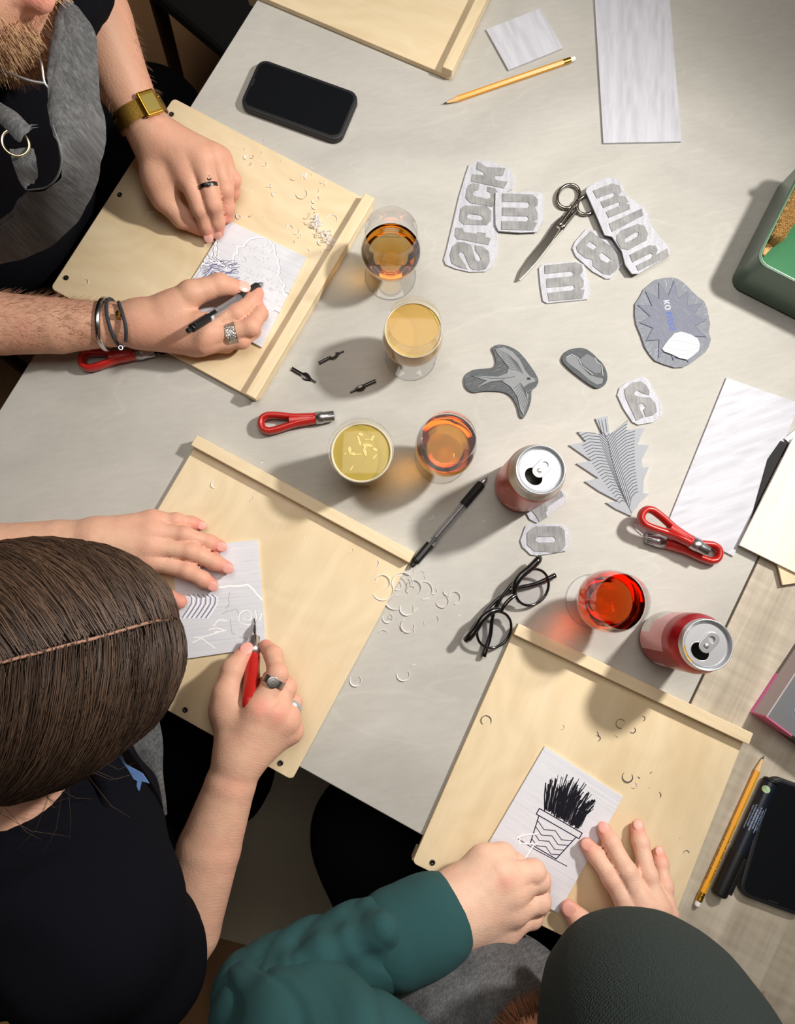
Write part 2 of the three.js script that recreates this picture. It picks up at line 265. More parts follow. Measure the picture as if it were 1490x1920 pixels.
pencil([831, 194], [1078, 109], 'yellow pencil with white eraser between the square card and phone', pencilPlain);
pencil([1432, 1417], [1305, 1700], 'yellow pencil with printed lettering lying beside the black marker', pencilMat);
// marker
{
  const k = along([1347, 1679], [1446, 1461], 0.009), t = thing('marker_pen', 'black marker with pale blue small print on the oak table', 'marker', k.mid.clone().setY(TY + 0.0088), k.turn), L = k.len, x0 = -L / 2;
  const rot = (g) => g.rotateZ(-Math.PI / 2);
  const lab = canvasTex(1024, 512, (c, w, h) => {
    c.fillStyle = '#141a26'; c.fillRect(0, 0, w, h); c.fillStyle = '#9fb0cf'; c.font = 'bold 26px sans-serif';
    const words = ['permanent marker refillable', 'xylene free low odour ink', 'wasserfest lichtecht farbe', 'encre indelebile pour tous', 'supports verre bois metal', 'tinta permanente secado', 'rapido sobre casi todas', 'las superficies tapar bien'];
    words.forEach((s, i) => c.fillText(s.slice(0, 24), 330 + (i % 2) * 40, 165 + i * 29));
    c.fillStyle = '#a9c79a'; c.beginPath(); c.arc(905, 205, 46, 0, 7); c.fill(); c.strokeStyle = '#5f8a55'; c.lineWidth = 6; c.beginPath(); c.moveTo(880, 230); c.lineTo(930, 180); c.stroke();
  });
  const bl = L * 0.62, bg = rot(new THREE.CylinderGeometry(0.0085, 0.0085, bl, 32, 1, true)).translate(x0 + L * 0.36 + bl / 2 - 0.001, 0, 0);
  setUV(bg, (x, y, z) => [(x - x0 - L * 0.36) / bl, 0.5 - Math.atan2(z, y) / (2 * Math.PI)]);
  part('barrel', bg, std(0xffffff, 0.4, 0, { map: lab }), t);
  part('cap', rot(lathe([[0, 0], [0.007, 0], [0.0088, 0.0025], [0.0092, L * 0.37], [0.0085, L * 0.375], [0, L * 0.375]], 28)).translate(x0, 0, 0), std(rgb(16, 16, 17), 0.45), t);
  part('clip', box(L * 0.3, 0.0022, 0.005, x0 + L * 0.2, 0.0075, 0.0065, 0.0008), std(rgb(20, 20, 21), 0.4), t);
  part('end_plug', rot(lathe([[0, 0], [0.0085, 0], [0.0085, 0.002], [0.006, 0.004], [0, 0.004]], 28)).translate(x0 + L * 0.975, 0, 0), std(rgb(14, 14, 15), 0.5), t);
}
// ball pens
const clearPlastic = phys(rgb(236, 236, 240), { transmission: 0.85, roughness: 0.12, thickness: 0, specularIntensity: 1 });
function ballPen(t, L, gripLast = true) {       // along x, tip at +L/2
  const rot = (g) => g.rotateZ(-Math.PI / 2), x0 = -L / 2, R = 0.0052;
  part('push_button', rot(lathe([[0, 0], [0.0026, 0], [0.003, 0.001], [0.003, 0.008], [0, 0.008]], 20)).translate(x0, 0, 0), std(rgb(18, 18, 19), 0.4), t);
  part('top', rot(lathe([[0, 0], [0.0042, 0], [0.0052, 0.002], [0.0054, 0.03], [0, 0.03]], 24)).translate(x0 + 0.006, 0, 0), std(rgb(16, 16, 18), 0.38), t);
  part('clip', merge([box(0.036, 0.0014, 0.0045, x0 + 0.028, 0.0076, 0, 0.0005), box(0.005, 0.004, 0.0045, x0 + 0.0115, 0.0058, 0, 0.0005)]), std(rgb(18, 18, 20), 0.35), t);
  part('silver_band', rot(new THREE.CylinderGeometry(0.0055, 0.0055, 0.005, 24)).translate(x0 + 0.0385, 0, 0), std(rgb(196, 198, 204), 0.3), t);
  const c0 = x0 + 0.041, gl = 0.036, g0 = L / 2 - 0.012 - gl;
  part('clear_barrel', rot(new THREE.CylinderGeometry(0.0049, 0.0049, g0 - c0, 24, 1, true)).translate((c0 + g0) / 2, 0, 0), clearPlastic, t, 'clear plastic barrel');
  part('ink_tube', rot(new THREE.CylinderGeometry(0.0017, 0.0017, g0 - c0, 12)).translate((c0 + g0) / 2, 0, 0), std(rgb(46, 44, 46), 0.4), t);
  part('grip', rot(lathe([[0, 0], [0.0049, 0], [0.0056, 0.001], [0.0056, gl - 0.001], [0.005, gl], [0, gl]], 28)).translate(g0, 0, 0), std(rgb(14, 14, 15), 0.7), t, 'black rubber grip');
  part('tip_cone', rot(lathe([[0, 0], [0.0046, 0], [0.0026, 0.0085], [0.001, 0.0098], [0.0005, 0.012], [0, 0.012]], 20)).translate(L / 2 - 0.012, 0, 0), std(rgb(176, 178, 182), 0.25, 0.7), t);
}
{ const k = along([771, 1062], [914, 893], 0.006), t = thing('ballpoint_pen', 'clear and black ballpoint pen lying beside the tilted can', 'pen', k.mid.clone().setY(TY + 0.0058), k.turn); t.userData.label = 'clear and black ballpoint pen lying between bench hook and can'; ballPen(t, k.len); }

// ---------- spectacles ----------
{
  const o = P(961, 1140, 0.016), e = sub(P(892, 1218, 0.016), P(1031, 1062, 0.016)).normalize(), n = V3(-e.z, 0, e.x); if (n.x < 0) n.multiplyScalar(-1);
  const tilt = 24 * Math.PI / 180, v = n.clone().multiplyScalar(Math.cos(tilt)).add(V3(0, -Math.sin(tilt), 0)), w = e.clone().cross(v); if (w.y < 0) w.multiplyScalar(-1);
  const Q = (x, y, z = 0) => e.clone().multiplyScalar(x).addScaledVector(v, y).addScaledVector(w, z);
  const t = thing('spectacles', 'round black-framed spectacles lying folded beside the o letter block', 'spectacles', o);
  const fm = phys(rgb(14, 14, 15), { roughness: 0.22, clearcoat: 0.6, clearcoatRoughness: 0.1 });
  const fr = (s) => { const pts = []; for (let k = 0; k < 32; k++) { const a = k / 32 * Math.PI * 2; pts.push(Q(s * 0.0345 + 0.0232 * Math.cos(a), 0.0218 * Math.sin(a) + 0.001)); } return pts; };
  for (const s of [-1, 1]) {
    part('rim', new THREE.TubeGeometry(new THREE.CatmullRomCurve3(fr(s), true), 64, 0.0017, 8, true), fm, t);
    const lp = fr(s), c = Q(s * 0.0345, 0.001), pos = [], idx = []; pos.push(c.x, c.y + 0.0004, c.z); lp.forEach((p) => pos.push(p.x, p.y, p.z)); for (let k = 0; k < 32; k++) idx.push(0, 1 + k, 1 + (k + 1) % 32);
    const g = new THREE.BufferGeometry(); g.setAttribute('position', new THREE.Float32BufferAttribute(pos, 3)); g.setIndex(idx); g.computeVertexNormals();
    part('lens', g, phys(rgb(246, 246, 250), { transmission: 1, roughness: 0.02, thickness: 0, ior: 1.45 }), t);
    // brow: thicker upper part and end piece
    part('brow', limb([Q(s * 0.0125, -0.0125, 0.001), Q(s * 0.022, -0.0195, 0.001), Q(s * 0.0345, -0.0218, 0.001), Q(s * 0.05, -0.019, 0.0005), Q(s * 0.0635, -0.0175, -0.001), Q(s * 0.0665, -0.0165, -0.004)], [0.003, 0.0042, 0.0046, 0.0046, 0.0048, 0.004], 10, 5), fm, t);
    part('hinge', new THREE.BoxGeometry(0.004, 0.003, 0.003).translate(0, 0, 0).applyMatrix4(new THREE.Matrix4().makeBasis(e, v, w).setPosition(Q(s * 0.064, -0.016, -0.0055))), M.steel, t);
    part('temple', limb([Q(s * 0.0655, -0.0165, -0.006), Q(s * 0.035, -0.0185, -0.008 - 0.0015 * s), Q(s * 0.002, -0.0165, -0.010 - 0.0015 * s), Q(-s * 0.022, -0.008, -0.0095), Q(-s * 0.042, 0.006, -0.007), Q(-s * 0.0665, 0.0165, -0.0035)], [0.0026, 0.0022, 0.0021, 0.0022, 0.0026, 0.0034], 10, 6), fm, t);
    part('nose_pad', limb([Q(s * 0.0115, -0.004, -0.002), Q(s * 0.011, 0.002, -0.004), Q(s * 0.0125, 0.008, -0.003)], [0.0012, 0.0017, 0.001], 8, 4), fm, t);
  }
  part('bridge', limb([Q(-0.014, -0.0085), Q(-0.006, -0.0115, 0.001), Q(0.006, -0.0115, 0.001), Q(0.014, -0.0085)], [0.002, 0.0024, 0.0024, 0.002], 10, 6), fm, t);
}
// ---------- scissors ----------
{
  const Z = ([x, y]) => [820 + x * 0.30872, 280 + y * 0.30872], o = P(1045, 430, 0).setY(TY + 0.0006), t = thing('scissors', 'silver metal scissors lying closed between cut-out letter blocks', 'scissors', o);
  const sm1 = std(rgb(176, 172, 164), 0.2, 1), sm2 = std(rgb(128, 124, 118), 0.3, 1);
  const q = (l, h) => outline(l.map(Z), h, o);
  // lower blade with its handle, then the upper blade
  part('lower_blade', plate(q([[488, 792], [520, 770], [600, 690], [690, 575], [770, 480], [800, 440], [775, 415], [715, 500], [640, 600], [560, 700]], 0.003), 0.002, 0.0006, [], 0.0006), sm2, t);
  part('upper_blade', plate(q([[484, 796], [505, 735], [560, 650], [640, 552], [715, 440], [760, 400], [795, 430], [748, 480], [690, 572], [600, 690], [540, 755], [500, 795]], 0.006), 0.0022, 0.0007, [], 0.003), sm1, t);
  const H = (l, h) => l.map(Z).map(([x, y]) => sub(P(x, y, h), o).add(V3(0, 0, 0)));
  part('shank', limb(H([[735, 470], [775, 415], [815, 360], [850, 310]], 0.0055), [0.0042, 0.0036, 0.0032, 0.0028], 12, 4, 0.8), sm1, t);
  part('shank', limb(H([[755, 480], [800, 425], [835, 385], [850, 372]], 0.0035), [0.004, 0.0034, 0.003, 0.0026], 12, 4, 0.8), sm1, t);
  const ring = (cx, cy, rx, ry, a, h) => { const pts = []; for (let k = 0; k < 28; k++) { const b = k / 28 * Math.PI * 2, x = rx * Math.cos(b), y = ry * Math.sin(b); pts.push([cx + x * Math.cos(a) - y * Math.sin(a), cy + x * Math.sin(a) + y * Math.cos(a)]); } return new THREE.TubeGeometry(new THREE.CatmullRomCurve3(H(pts, h), true), 72, 0.0023, 10, true); };
  part('finger_ring', ring(794, 285, 76, 62, -0.9, 0.0042), sm1, t); part('finger_ring', ring(908, 336, 66, 54, -0.7, 0.0036), sm1, t);
  const sc = part('pivot_screw', lathe([[0, 0.0016], [0.002, 0.0016], [0.003, 0.0008], [0.003, 0], [0, 0]], 20), sm2, t); const sp = H([[752, 468]], 0.0055)[0]; sc.position.set(sp.x, 0.0052, sp.z);
}
// ---------- cut-out stamp blocks ----------
const Z6 = ([x, y]) => [820 + x * 0.30872, 280 + y * 0.30872], Z7 = ([x, y]) => [840 + x * 0.349, 500 + y * 0.349], Z8 = ([x, y]) => [900 + x * 0.396, 760 + y * 0.396];
const linoCarved = matte({ map: scaled(texLino, 14, 14), bumpMap: scaled(texSkinBump, 10, 30), bumpScale: 0.0008 });
function letterBlock(zf, base, letters, label, h = 0.0004) {
  const bp = base.map(zf), o = centre(bp, h).setY(TY + h), th = 0.0022;
  const t = thing('letter_block', label, 'lino stamp', o, 0, 'cut-out lino letter blocks');
  part('backing', plate(outline(bp, h + th, o), th, 0.0003), linoCarved, t, 'white carved lino around the letter');
  for (const L of letters) part('raised_letter', setUV(plate(outline(L.p.map(zf), h + th + 0.0009, o), 0.0009, 0.00015, (L.h || []).map((x) => outline(x.map(zf), h + th + 0.0009, o)), th), (x, y, z) => [x, z]), M.ink, t, 'grey inked letter face');
  return t;
}
letterBlock(Z6, [[240, 65], [300, 70], [380, 95], [440, 125], [468, 170], [455, 240], [400, 268], [372, 300], [360, 380], [362, 470], [366, 530], [360, 640], [330, 715], [290, 742], [200, 745], [110, 725], [50, 700], [38, 670], [60, 590], [95, 440], [130, 290], [165, 170], [190, 95]], [
  { p: [[243, 72], [298, 108], [412, 112], [398, 158], [352, 160], [345, 178], [372, 190], [428, 196], [402, 236], [205, 194], [212, 150], [284, 158], [282, 140], [236, 118]] },
  { p: [[215, 205], [255, 212], [250, 245], [228, 250], [215, 265], [222, 282], [305, 300], [325, 290], [325, 265], [300, 252], [305, 225], [350, 235], [370, 265], [355, 330], [330, 348], [200, 325], [170, 295], [178, 240], [190, 215]] },
  { p: [[165, 340], [300, 345], [328, 375], [325, 430], [300, 460], [160, 455], [132, 430], [140, 360]], h: [[[190, 390], [265, 400], [280, 415], [270, 432], [195, 425], [175, 410]]] },
  { p: [[110, 475], [155, 478], [160, 500], [240, 512], [245, 500], [295, 510], [292, 530], [325, 540], [310, 578], [270, 572], [150, 548], [120, 545], [105, 525]] },
  { p: [[75, 640], [90, 590], [125, 562], [165, 565], [205, 580], [222, 640], [232, 668], [248, 682], [264, 668], [252, 642], [230, 612], [227, 582], [275, 590], [312, 620], [318, 680], [295, 725], [255, 735], [215, 730], [198, 718], [172, 660], [160, 630], [142, 620], [130, 638], [146, 668], [165, 690], [182, 728], [130, 715], [85, 690]] },
], 'long lino block with five grey letters spelling mirrored Stock');
const mBar = [[393, 267], [580, 273], [612, 305], [607, 338], [592, 352], [608, 385], [606, 425], [582, 438], [606, 446], [582, 491], [388, 486], [389, 434], [545, 437], [556, 421], [545, 406], [392, 403], [393, 352], [548, 355], [560, 338], [548, 320], [393, 317]];
letterBlock(Z6, [[352, 262], [385, 258], [560, 255], [630, 262], [650, 300], [640, 430], [605, 500], [500, 505], [370, 495], [352, 460], [350, 350]], [{ p: mBar }], 'single grey letter m block overlapping the long Stock block', 0.0037);
letterBlock(Z6, [[905, 235], [960, 200], [1035, 170], [1085, 178], [1115, 210], [1150, 280], [1250, 350], [1280, 400], [1300, 470], [1400, 590], [1415, 640], [1220, 755], [1180, 755], [1140, 700], [1120, 620], [1060, 530], [1015, 520], [960, 390], [900, 255]], [
  { p: [[944, 250], [1060, 206], [1105, 220], [1118, 255], [1098, 280], [1140, 285], [1160, 318], [1140, 330], [1166, 330], [1168, 362], [1040, 415], [1022, 378], [1105, 342], [1108, 325], [1095, 320], [1008, 355], [990, 318], [1072, 285], [1078, 270], [1065, 262], [968, 297]] },
  { p: [[1040, 450], [1240, 358], [1250, 400], [1060, 500]] },
  { p: [[1090, 520], [1120, 490], [1215, 452], [1255, 462], [1280, 510], [1270, 550], [1160, 610], [1115, 600], [1088, 555]], h: [[[1135, 545], [1205, 500], [1222, 505], [1220, 525], [1155, 565], [1138, 562]]] },
  { p: [[1165, 640], [1290, 580], [1325, 585], [1338, 610], [1325, 640], [1395, 600], [1405, 645], [1220, 738], [1205, 705], [1300, 660], [1310, 640], [1295, 630], [1185, 685]] },
], 'lino block with four grey letters lying over a scissors handle', 0.0085).rotation.set(0, 0, 0);
letterBlock(Z6, [[905, 480], [950, 490], [1040, 540], [1110, 600], [1150, 640], [1130, 690], [1050, 785], [1020, 785], [940, 740], [840, 650], [818, 600], [835, 560]], [{ p: [[930, 495], [1140, 655], [1085, 735], [1050, 762], [1005, 755], [945, 710], [940, 670], [900, 660], [850, 620], [842, 590], [870, 555]], h: [[[905, 585], [925, 555], [970, 590], [945, 612]], [[978, 640], [1000, 625], [1058, 670], [1030, 690], [990, 670]]] }], 'grey capital letter B block beside the four-letter block');
letterBlock(Z6, [[615, 720], [640, 695], [850, 680], [890, 700], [900, 740], [930, 860], [910, 910], [665, 935], [640, 920], [625, 830]], [{ p: [[650, 705], [840, 685], [875, 700], [885, 735], [865, 765], [890, 800], [885, 835], [865, 848], [893, 855], [880, 905], [678, 922], [668, 872], [820, 855], [835, 840], [825, 825], [665, 840], [660, 785], [815, 770], [828, 755], [815, 740], [652, 755]] }], 'single grey letter m block between scissors tip and letter B');
letterBlock(Z7, [[1040, 590], [1075, 605], [1100, 660], [1150, 750], [1148, 800], [1100, 835], [1020, 850], [990, 835], [940, 760], [908, 690], [920, 650], [965, 615]], [{ p: [[945, 660], [990, 622], [1035, 615], [1065, 635], [1082, 670], [1080, 690], [1045, 680], [1020, 665], [1003, 672], [1000, 688], [1030, 700], [1085, 702], [1115, 735], [1122, 780], [1100, 798], [1062, 808], [1048, 770], [1062, 755], [1045, 735], [1025, 740], [1030, 765], [1052, 808], [1010, 828], [985, 770], [955, 710]] }], 'grey letter a block touching the feather-shaped lino leaf', 0.0004);
letterBlock(Z8, [[215, 570], [240, 560], [385, 562], [420, 590], [425, 660], [405, 690], [270, 712], [240, 708], [200, 670], [190, 640]], [{ p: [[240, 585], [265, 572], [375, 572], [400, 590], [405, 660], [385, 690], [350, 697], [255, 690], [222, 660], [222, 605]], h: [[[270, 622], [345, 620], [360, 632], [355, 648], [275, 650], [260, 638]]] }], 'grey letter o block beside the spectacles');
letterBlock(Z8, [[330, 400], [390, 395], [410, 430], [405, 460], [270, 558], [235, 540], [212, 500], [215, 450]], [{ p: [[340, 410], [385, 405], [395, 430], [320, 480], [312, 510], [318, 530], [280, 552], [262, 520], [245, 500], [250, 460]] }], 'grey letter r block partly under the coral red can');

// stamps with fine carving: drawn lines in the plane of the block itself
function carved(zf, base, label, draw, h = 0.0004, th = 0.003, res = 5200, name = 'lino_stamp', loop = 0) {
  let bp = base.map(zf); const o = centre(bp, h).setY(TY + h); let pts = outline(bp, h + th, o); if (loop) pts = smoothLoop(pts, loop);
  const xs = pts.map((p) => p.x), zs = pts.map((p) => p.z), x0 = Math.min(...xs), x1 = Math.max(...xs), z0 = Math.min(...zs), z1 = Math.max(...zs);
  const W = Math.round((x1 - x0) * res), H = Math.round((z1 - z0) * res), map = ([x, y]) => { const q = sub(P(...zf([x, y]), h + th), o); return [(q.x - x0) * res, (q.z - z0) * res]; };
  const tex = canvasTex(W, H, (c) => draw(c, map, W, H));
  const t = thing(name, label, 'lino stamp', o);
  const g = plate(pts, th, 0.0003); setUV(g, (x, y, z) => [(x - x0) / (x1 - x0), 1 - (z - z0) / (z1 - z0)]);
  part('block', g, matte({ map: tex }), t); return { t, o, th, h };
}
const path = (c, map, pts, close) => { c.beginPath(); pts.forEach((p, i) => { const [x, y] = map(p); i ? c.lineTo(x, y) : c.moveTo(x, y); }); if (close) c.closePath(); };
const streaks = (c, W, H, n, col, len = 60, ang = -0.5) => { for (let i = 0; i < n; i++) { const x = rr(0, W), y = rr(0, H), l = rr(10, len); c.strokeStyle = col[Math.floor(rnd() * col.length)]; c.lineWidth = rr(1, 3); c.beginPath(); c.moveTo(x, y); c.lineTo(x + Math.cos(ang) * l, y + Math.sin(ang) * l); c.stroke(); } };
{ // starburst badge
  const base = [[1110, 70], [1160, 60], [1200, 57], [1235, 65], [1265, 85], [1300, 120], [1340, 160], [1375, 185], [1392, 225], [1400, 270], [1408, 310], [1400, 350], [1412, 390], [1400, 430], [1380, 460], [1340, 490], [1300, 520], [1260, 540], [1215, 542], [1160, 525], [1110, 505], [1080, 470], [1055, 430], [1035, 370], [1010, 310], [1002, 260], [1003, 200], [1030, 160], [1050, 120]];
  const k = carved(Z7, base, 'oval grey starburst badge stamp with a white scrap on it', (c, map, W, H) => { c.fillStyle = '#82868e'; c.fillRect(0, 0, W, H); for (let i = 0; i < 420; i++) { const a = rr(0, 6.28), r = rr(0.7, 1), x = W / 2 + Math.cos(a) * W / 2 * r, y = H / 2 + Math.sin(a) * H / 2 * r; c.strokeStyle = ['#7c808a', '#a5a9b2', '#6e7382', '#b0b4bc'][i % 4]; c.lineWidth = rr(1, 2.6); c.beginPath(); c.moveTo(x, y); c.lineTo(x + Math.cos(a) * 22, y + Math.sin(a) * 22); c.stroke(); } }, 0.0004, 0.0024);
  const C = [1205, 295], outer = [[1130, 84], [1213, 74], [1290, 132], [1366, 195], [1390, 285], [1388, 378], [1352, 450], [1290, 515], [1210, 505], [1128, 492], [1062, 398], [1026, 300], [1016, 205], [1058, 130]], star = [];
  outer.forEach((p, i) => { star.push(p); const q = outer[(i + 1) % outer.length], m = [(p[0] + q[0]) / 2, (p[1] + q[1]) / 2]; star.push([C[0] + (m[0] - C[0]) * 0.66, C[1] + (m[1] - C[1]) * 0.66]); });
  const sp = outline(star.map(Z7), 0.0036, k.o), xs = sp.map((p) => p.x), zs = sp.map((p) => p.z), x0 = Math.min(...xs), x1 = Math.max(...xs), z0 = Math.min(...zs), z1 = Math.max(...zs), mp = ([x, y]) => { const q = sub(P(...Z7([x, y]), 0.0036), k.o); return [(q.x - x0) / (x1 - x0) * 640, (q.z - z0) / (z1 - z0) * 760]; };
  const tex = canvasTex(640, 760, (c, W, H) => {
    c.fillStyle = '#797d8a'; c.fillRect(0, 0, W, H); streaks(c, W, H, 700, ['#6f7380', '#878c97', '#747886', '#8f939d'], 70, 0.9);
    path(c, mp, star, true); c.strokeStyle = '#63677c'; c.lineWidth = 7; c.stroke();
    c.save(); const [tx, ty] = mp([1180, 175]); c.translate(tx, ty); c.rotate(Math.PI / 2 - 0.16); c.scale(1, -1); c.font = 'bold 74px sans-serif'; c.fillStyle = '#bfc3cb'; c.fillText('KO', 0, 8); c.fillStyle = '#5d6fb0'; c.fillText('MIKS', 112, 8); c.restore();
  });
  part('star', setUV(plate(sp, 0.0010, 0.0002, [], 0.0024), (x, y, z) => [(x - x0) / (x1 - x0), 1 - (z - z0) / (z1 - z0)]), matte({ map: tex }), k.t, 'raised grey star with blue handwriting');
  const scr = carved(Z7, [[1148, 440], [1180, 395], [1215, 358], [1250, 348], [1300, 362], [1340, 385], [1352, 415], [1348, 450], [1320, 475], [1285, 500], [1240, 490], [1200, 470], [1160, 455]], 'torn white wavy scrap lying on the grey starburst badge', (c, map, W, H) => { c.fillStyle = '#c6c8cd'; c.fillRect(0, 0, W, H); c.lineWidth = 3; for (let i = 0; i < 9; i++) { c.strokeStyle = i % 2 ? '#adb0b8' : '#d8dade'; c.beginPath(); for (let x = 0; x <= W; x += 6) { const y = H * (i + 0.5) / 9 + 14 * Math.sin(x / W * 5 + i); x ? c.lineTo(x, y) : c.moveTo(x, y); } c.stroke(); } }, 0.0040, 0.0014, 5200, 'lino_scrap');
  scr.t.userData.category = 'scrap';
}
{ // swallow
  const k = carved(Z7, [[235, 435], [270, 418], [320, 425], [370, 450], [410, 490], [440, 530], [470, 575], [485, 610], [475, 640], [450, 665], [445, 720], [425, 780], [400, 815], [385, 805], [370, 750], [340, 700], [300, 675], [200, 668], [130, 675], [95, 650], [85, 610], [95, 580], [130, 555], [240, 540], [255, 520], [250, 480]], 'dark grey swallow-shaped lino stamp with spread wings', (c, map, W, H) => { c.fillStyle = '#5b5f62'; c.fillRect(0, 0, W, H); streaks(c, W, H, 900, ['#4a4e51', '#6c7073', '#55595c', '#787c7f'], 46, -0.4); }, 0.0004, 0.0026, 5200, 'lino_stamp', 90);
  const bird = [[252, 442], [300, 432], [345, 455], [385, 500], [412, 555], [440, 590], [474, 604], [466, 618], [432, 628], [404, 650], [432, 690], [425, 740], [405, 800], [388, 770], [372, 700], [335, 645], [285, 612], [215, 622], [140, 656], [208, 612], [125, 586], [272, 590], [315, 572], [325, 540], [295, 505], [268, 470]];
  const sp = outline(bird.map(Z7), 0.004, k.o), xs = sp.map((p) => p.x), zs = sp.map((p) => p.z), x0 = Math.min(...xs), x1 = Math.max(...xs), z0 = Math.min(...zs), z1 = Math.max(...zs), mp = ([x, y]) => { const q = sub(P(...Z7([x, y]), 0.004), k.o); return [(q.x - x0) / (x1 - x0) * 600, (q.z - z0) / (z1 - z0) * 600]; };
  const tex = canvasTex(600, 600, (c, W, H) => {
    c.fillStyle = '#8a8d90'; c.fillRect(0, 0, W, H); streaks(c, W, H, 400, ['#7f8285', '#969a9c', '#7a7d81'], 40, 0.8); c.strokeStyle = '#54585b'; c.lineWidth = 5;
    for (let i = 0; i < 9; i++) { const f = i / 8; path(c, mp, [[262 + 55 * f, 446 + 100 * f], [320 + 50 * f, 470 + 85 * f], [375 + 30 * f, 520 + 55 * f]]); c.stroke(); path(c, mp, [[408 - 55 * f, 785 - 130 * f], [425 - 40 * f, 715 - 85 * f], [415 - 30 * f, 660 - 40 * f]]); c.stroke(); }
    path(c, mp, [[130, 586], [230, 600], [300, 600], [360, 590]]); c.stroke(); path(c, mp, [[150, 652], [230, 618], [300, 610]]); c.stroke();
    const [ex, ey] = mp([432, 602]); c.fillStyle = '#3a3d40'; c.beginPath(); c.ellipse(ex, ey, 18, 11, 0, 0, 7); c.fill(); path(c, mp, [[455, 590], [470, 612]]); c.stroke();
  });
  part('bird_relief', setUV(plate(sp, 0.0010, 0.0002, [], 0.0026), (x, y, z) => [(x - x0) / (x1 - x0), 1 - (z - z0) / (z1 - z0)]), matte({ map: tex }), k.t, 'lighter grey carved bird');
}
carved(Z7, [[615, 480], [640, 450], [690, 437], [735, 440], [775, 465], [800, 490], [830, 520], [850, 560], [855, 600], [840, 635], [800, 652], [770, 640], [700, 590], [640, 540], [612, 505]], 'small oval dark grey lino stamp with carved figure', (c, map, W, H) => {
  c.fillStyle = '#595c5f'; c.fillRect(0, 0, W, H); streaks(c, W, H, 420, ['#484b4e', '#696c6f', '#525558'], 40, 0.7);
  path(c, map, [[628, 500], [640, 478], [670, 474], [695, 492], [712, 530], [760, 580], [800, 592], [835, 600], [830, 628], [800, 636], [760, 612], [700, 560], [650, 525]], true); c.fillStyle = '#83868a'; c.fill(); c.strokeStyle = '#505357'; c.lineWidth = 5; c.stroke();
  path(c, map, [[700, 500], [745, 465], [790, 490], [826, 540], [822, 572], [790, 575], [730, 535]], true); c.fillStyle = '#777a7f'; c.fill(); c.stroke(); c.strokeStyle = '#d5d6d8'; c.lineWidth = 3; path(c, map, [[632, 488], [665, 470], [698, 490], [720, 535], [780, 580]]); c.stroke(); path(c, map, [[790, 490], [800, 512], [826, 530], [832, 585]]); c.stroke();
}, 0.0004, 0.0034, 5600, 'lino_stamp', 70);
{ // leaf
  carved(Z8, [[545, 62], [603, 50], [613, 140], [700, 70], [692, 118], [778, 105], [745, 185], [800, 188], [765, 255], [770, 295], [800, 290], [775, 350], [770, 415], [800, 418], [750, 465], [745, 480], [725, 500], [715, 525], [640, 490], [595, 460], [655, 455], [560, 405], [495, 360], [560, 345], [455, 275], [525, 262], [420, 188], [500, 172], [460, 125], [540, 130], [580, 140]], 'pale grey feather-shaped lino leaf stamp with curved veins', (c, map, W, H) => {
    c.fillStyle = '#a2a6ad'; c.fillRect(0, 0, W, H); streaks(c, W, H, 300, ['#989ba3', '#aeb1b8', '#9da1a9'], 50, 1.2); c.strokeStyle = '#50545b'; c.lineWidth = 5.5;
    const sp = (f) => [598 + 118 * f * f * 0.55 + 118 * f * 0.45, 130 + 380 * f]; c.lineCap = 'round';
    for (let i = 0; i < 25; i++) { const f = 0.05 + i / 25 * 0.92, [x, y] = sp(f), w = 150 * (1 - 0.75 * f); path(c, map, [[x, y], [x - w * 0.35, y - 26 - 20 * (1 - f)], [x - w * 0.75, y - 34 - 16 * (1 - f)], [x - w * 1.05, y - 30 + 8 * f]]); c.stroke(); path(c, map, [[x, y], [x + w * 0.25, y - 50], [x + w * 0.6, y - 88 + 20 * f], [x + w * 0.95, y - 104 + 30 * f]]); c.stroke(); }
    path(c, map, [[575, 70], [588, 140], ...[0.1, 0.3, 0.5, 0.7, 0.9, 1].map(sp)]); c.stroke(); path(c, map, [[560, 70], [575, 130]]); c.stroke(); path(c, map, [[592, 66], [600, 125]]); c.stroke();
  }, 0.0004, 0.0024, 6000);
}
// ---------- the three linos being cut ----------
function workLino(px, label, draw, W, H) {
  const h = BT + 0.0003, th = 0.003, o = centre(px, h).setY(TY + h), pts = outline(px, h + th, o), [A, B, , D] = pts, u = sub(B, A), v = sub(D, A), uu = u.dot(u), vv = v.dot(v), uv = u.dot(v), det = uu * vv - uv * uv;
  const loc = (q) => { const d = sub(q, A), a = d.dot(u), b = d.dot(v); return [(a * vv - b * uv) / det, (b * uu - a * uv) / det]; };
  const map = ([x, y]) => { const [s, t] = loc(sub(P(x, y, h + th), o)); return [s * W, t * H]; };
  const tex = canvasTex(W, H, (c) => { c.fillStyle = '#dadce3'; c.fillRect(0, 0, W, H); for (let i = 0; i < 260; i++) { c.fillStyle = ['rgba(255,255,255,.10)', 'rgba(150,155,175,.06)'][i % 2]; const y = rr(0, H); c.fillRect(rr(-100, W), y, rr(60, 420), rr(2, 9)); } c.lineCap = c.lineJoin = 'round'; draw(c, map, W, H); });
  const t = thing('carved_lino', label, 'lino block', o);
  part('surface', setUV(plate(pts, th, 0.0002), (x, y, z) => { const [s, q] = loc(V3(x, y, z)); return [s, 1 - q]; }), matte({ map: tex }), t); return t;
}
const zA = ([x, y]) => [340 + x * 0.1745, 400 + y * 0.1745], zB = ([x, y]) => [340 + x * 0.13025, 990 + y * 0.13025], zC = ([x, y]) => [890 + x * 0.2013, 1390 + y * 0.2013];
const strokeZ = (c, map, z, pts, col, w) => { path(c, (p) => map(z(p)), pts); c.strokeStyle = col; c.lineWidth = w; c.stroke(); };
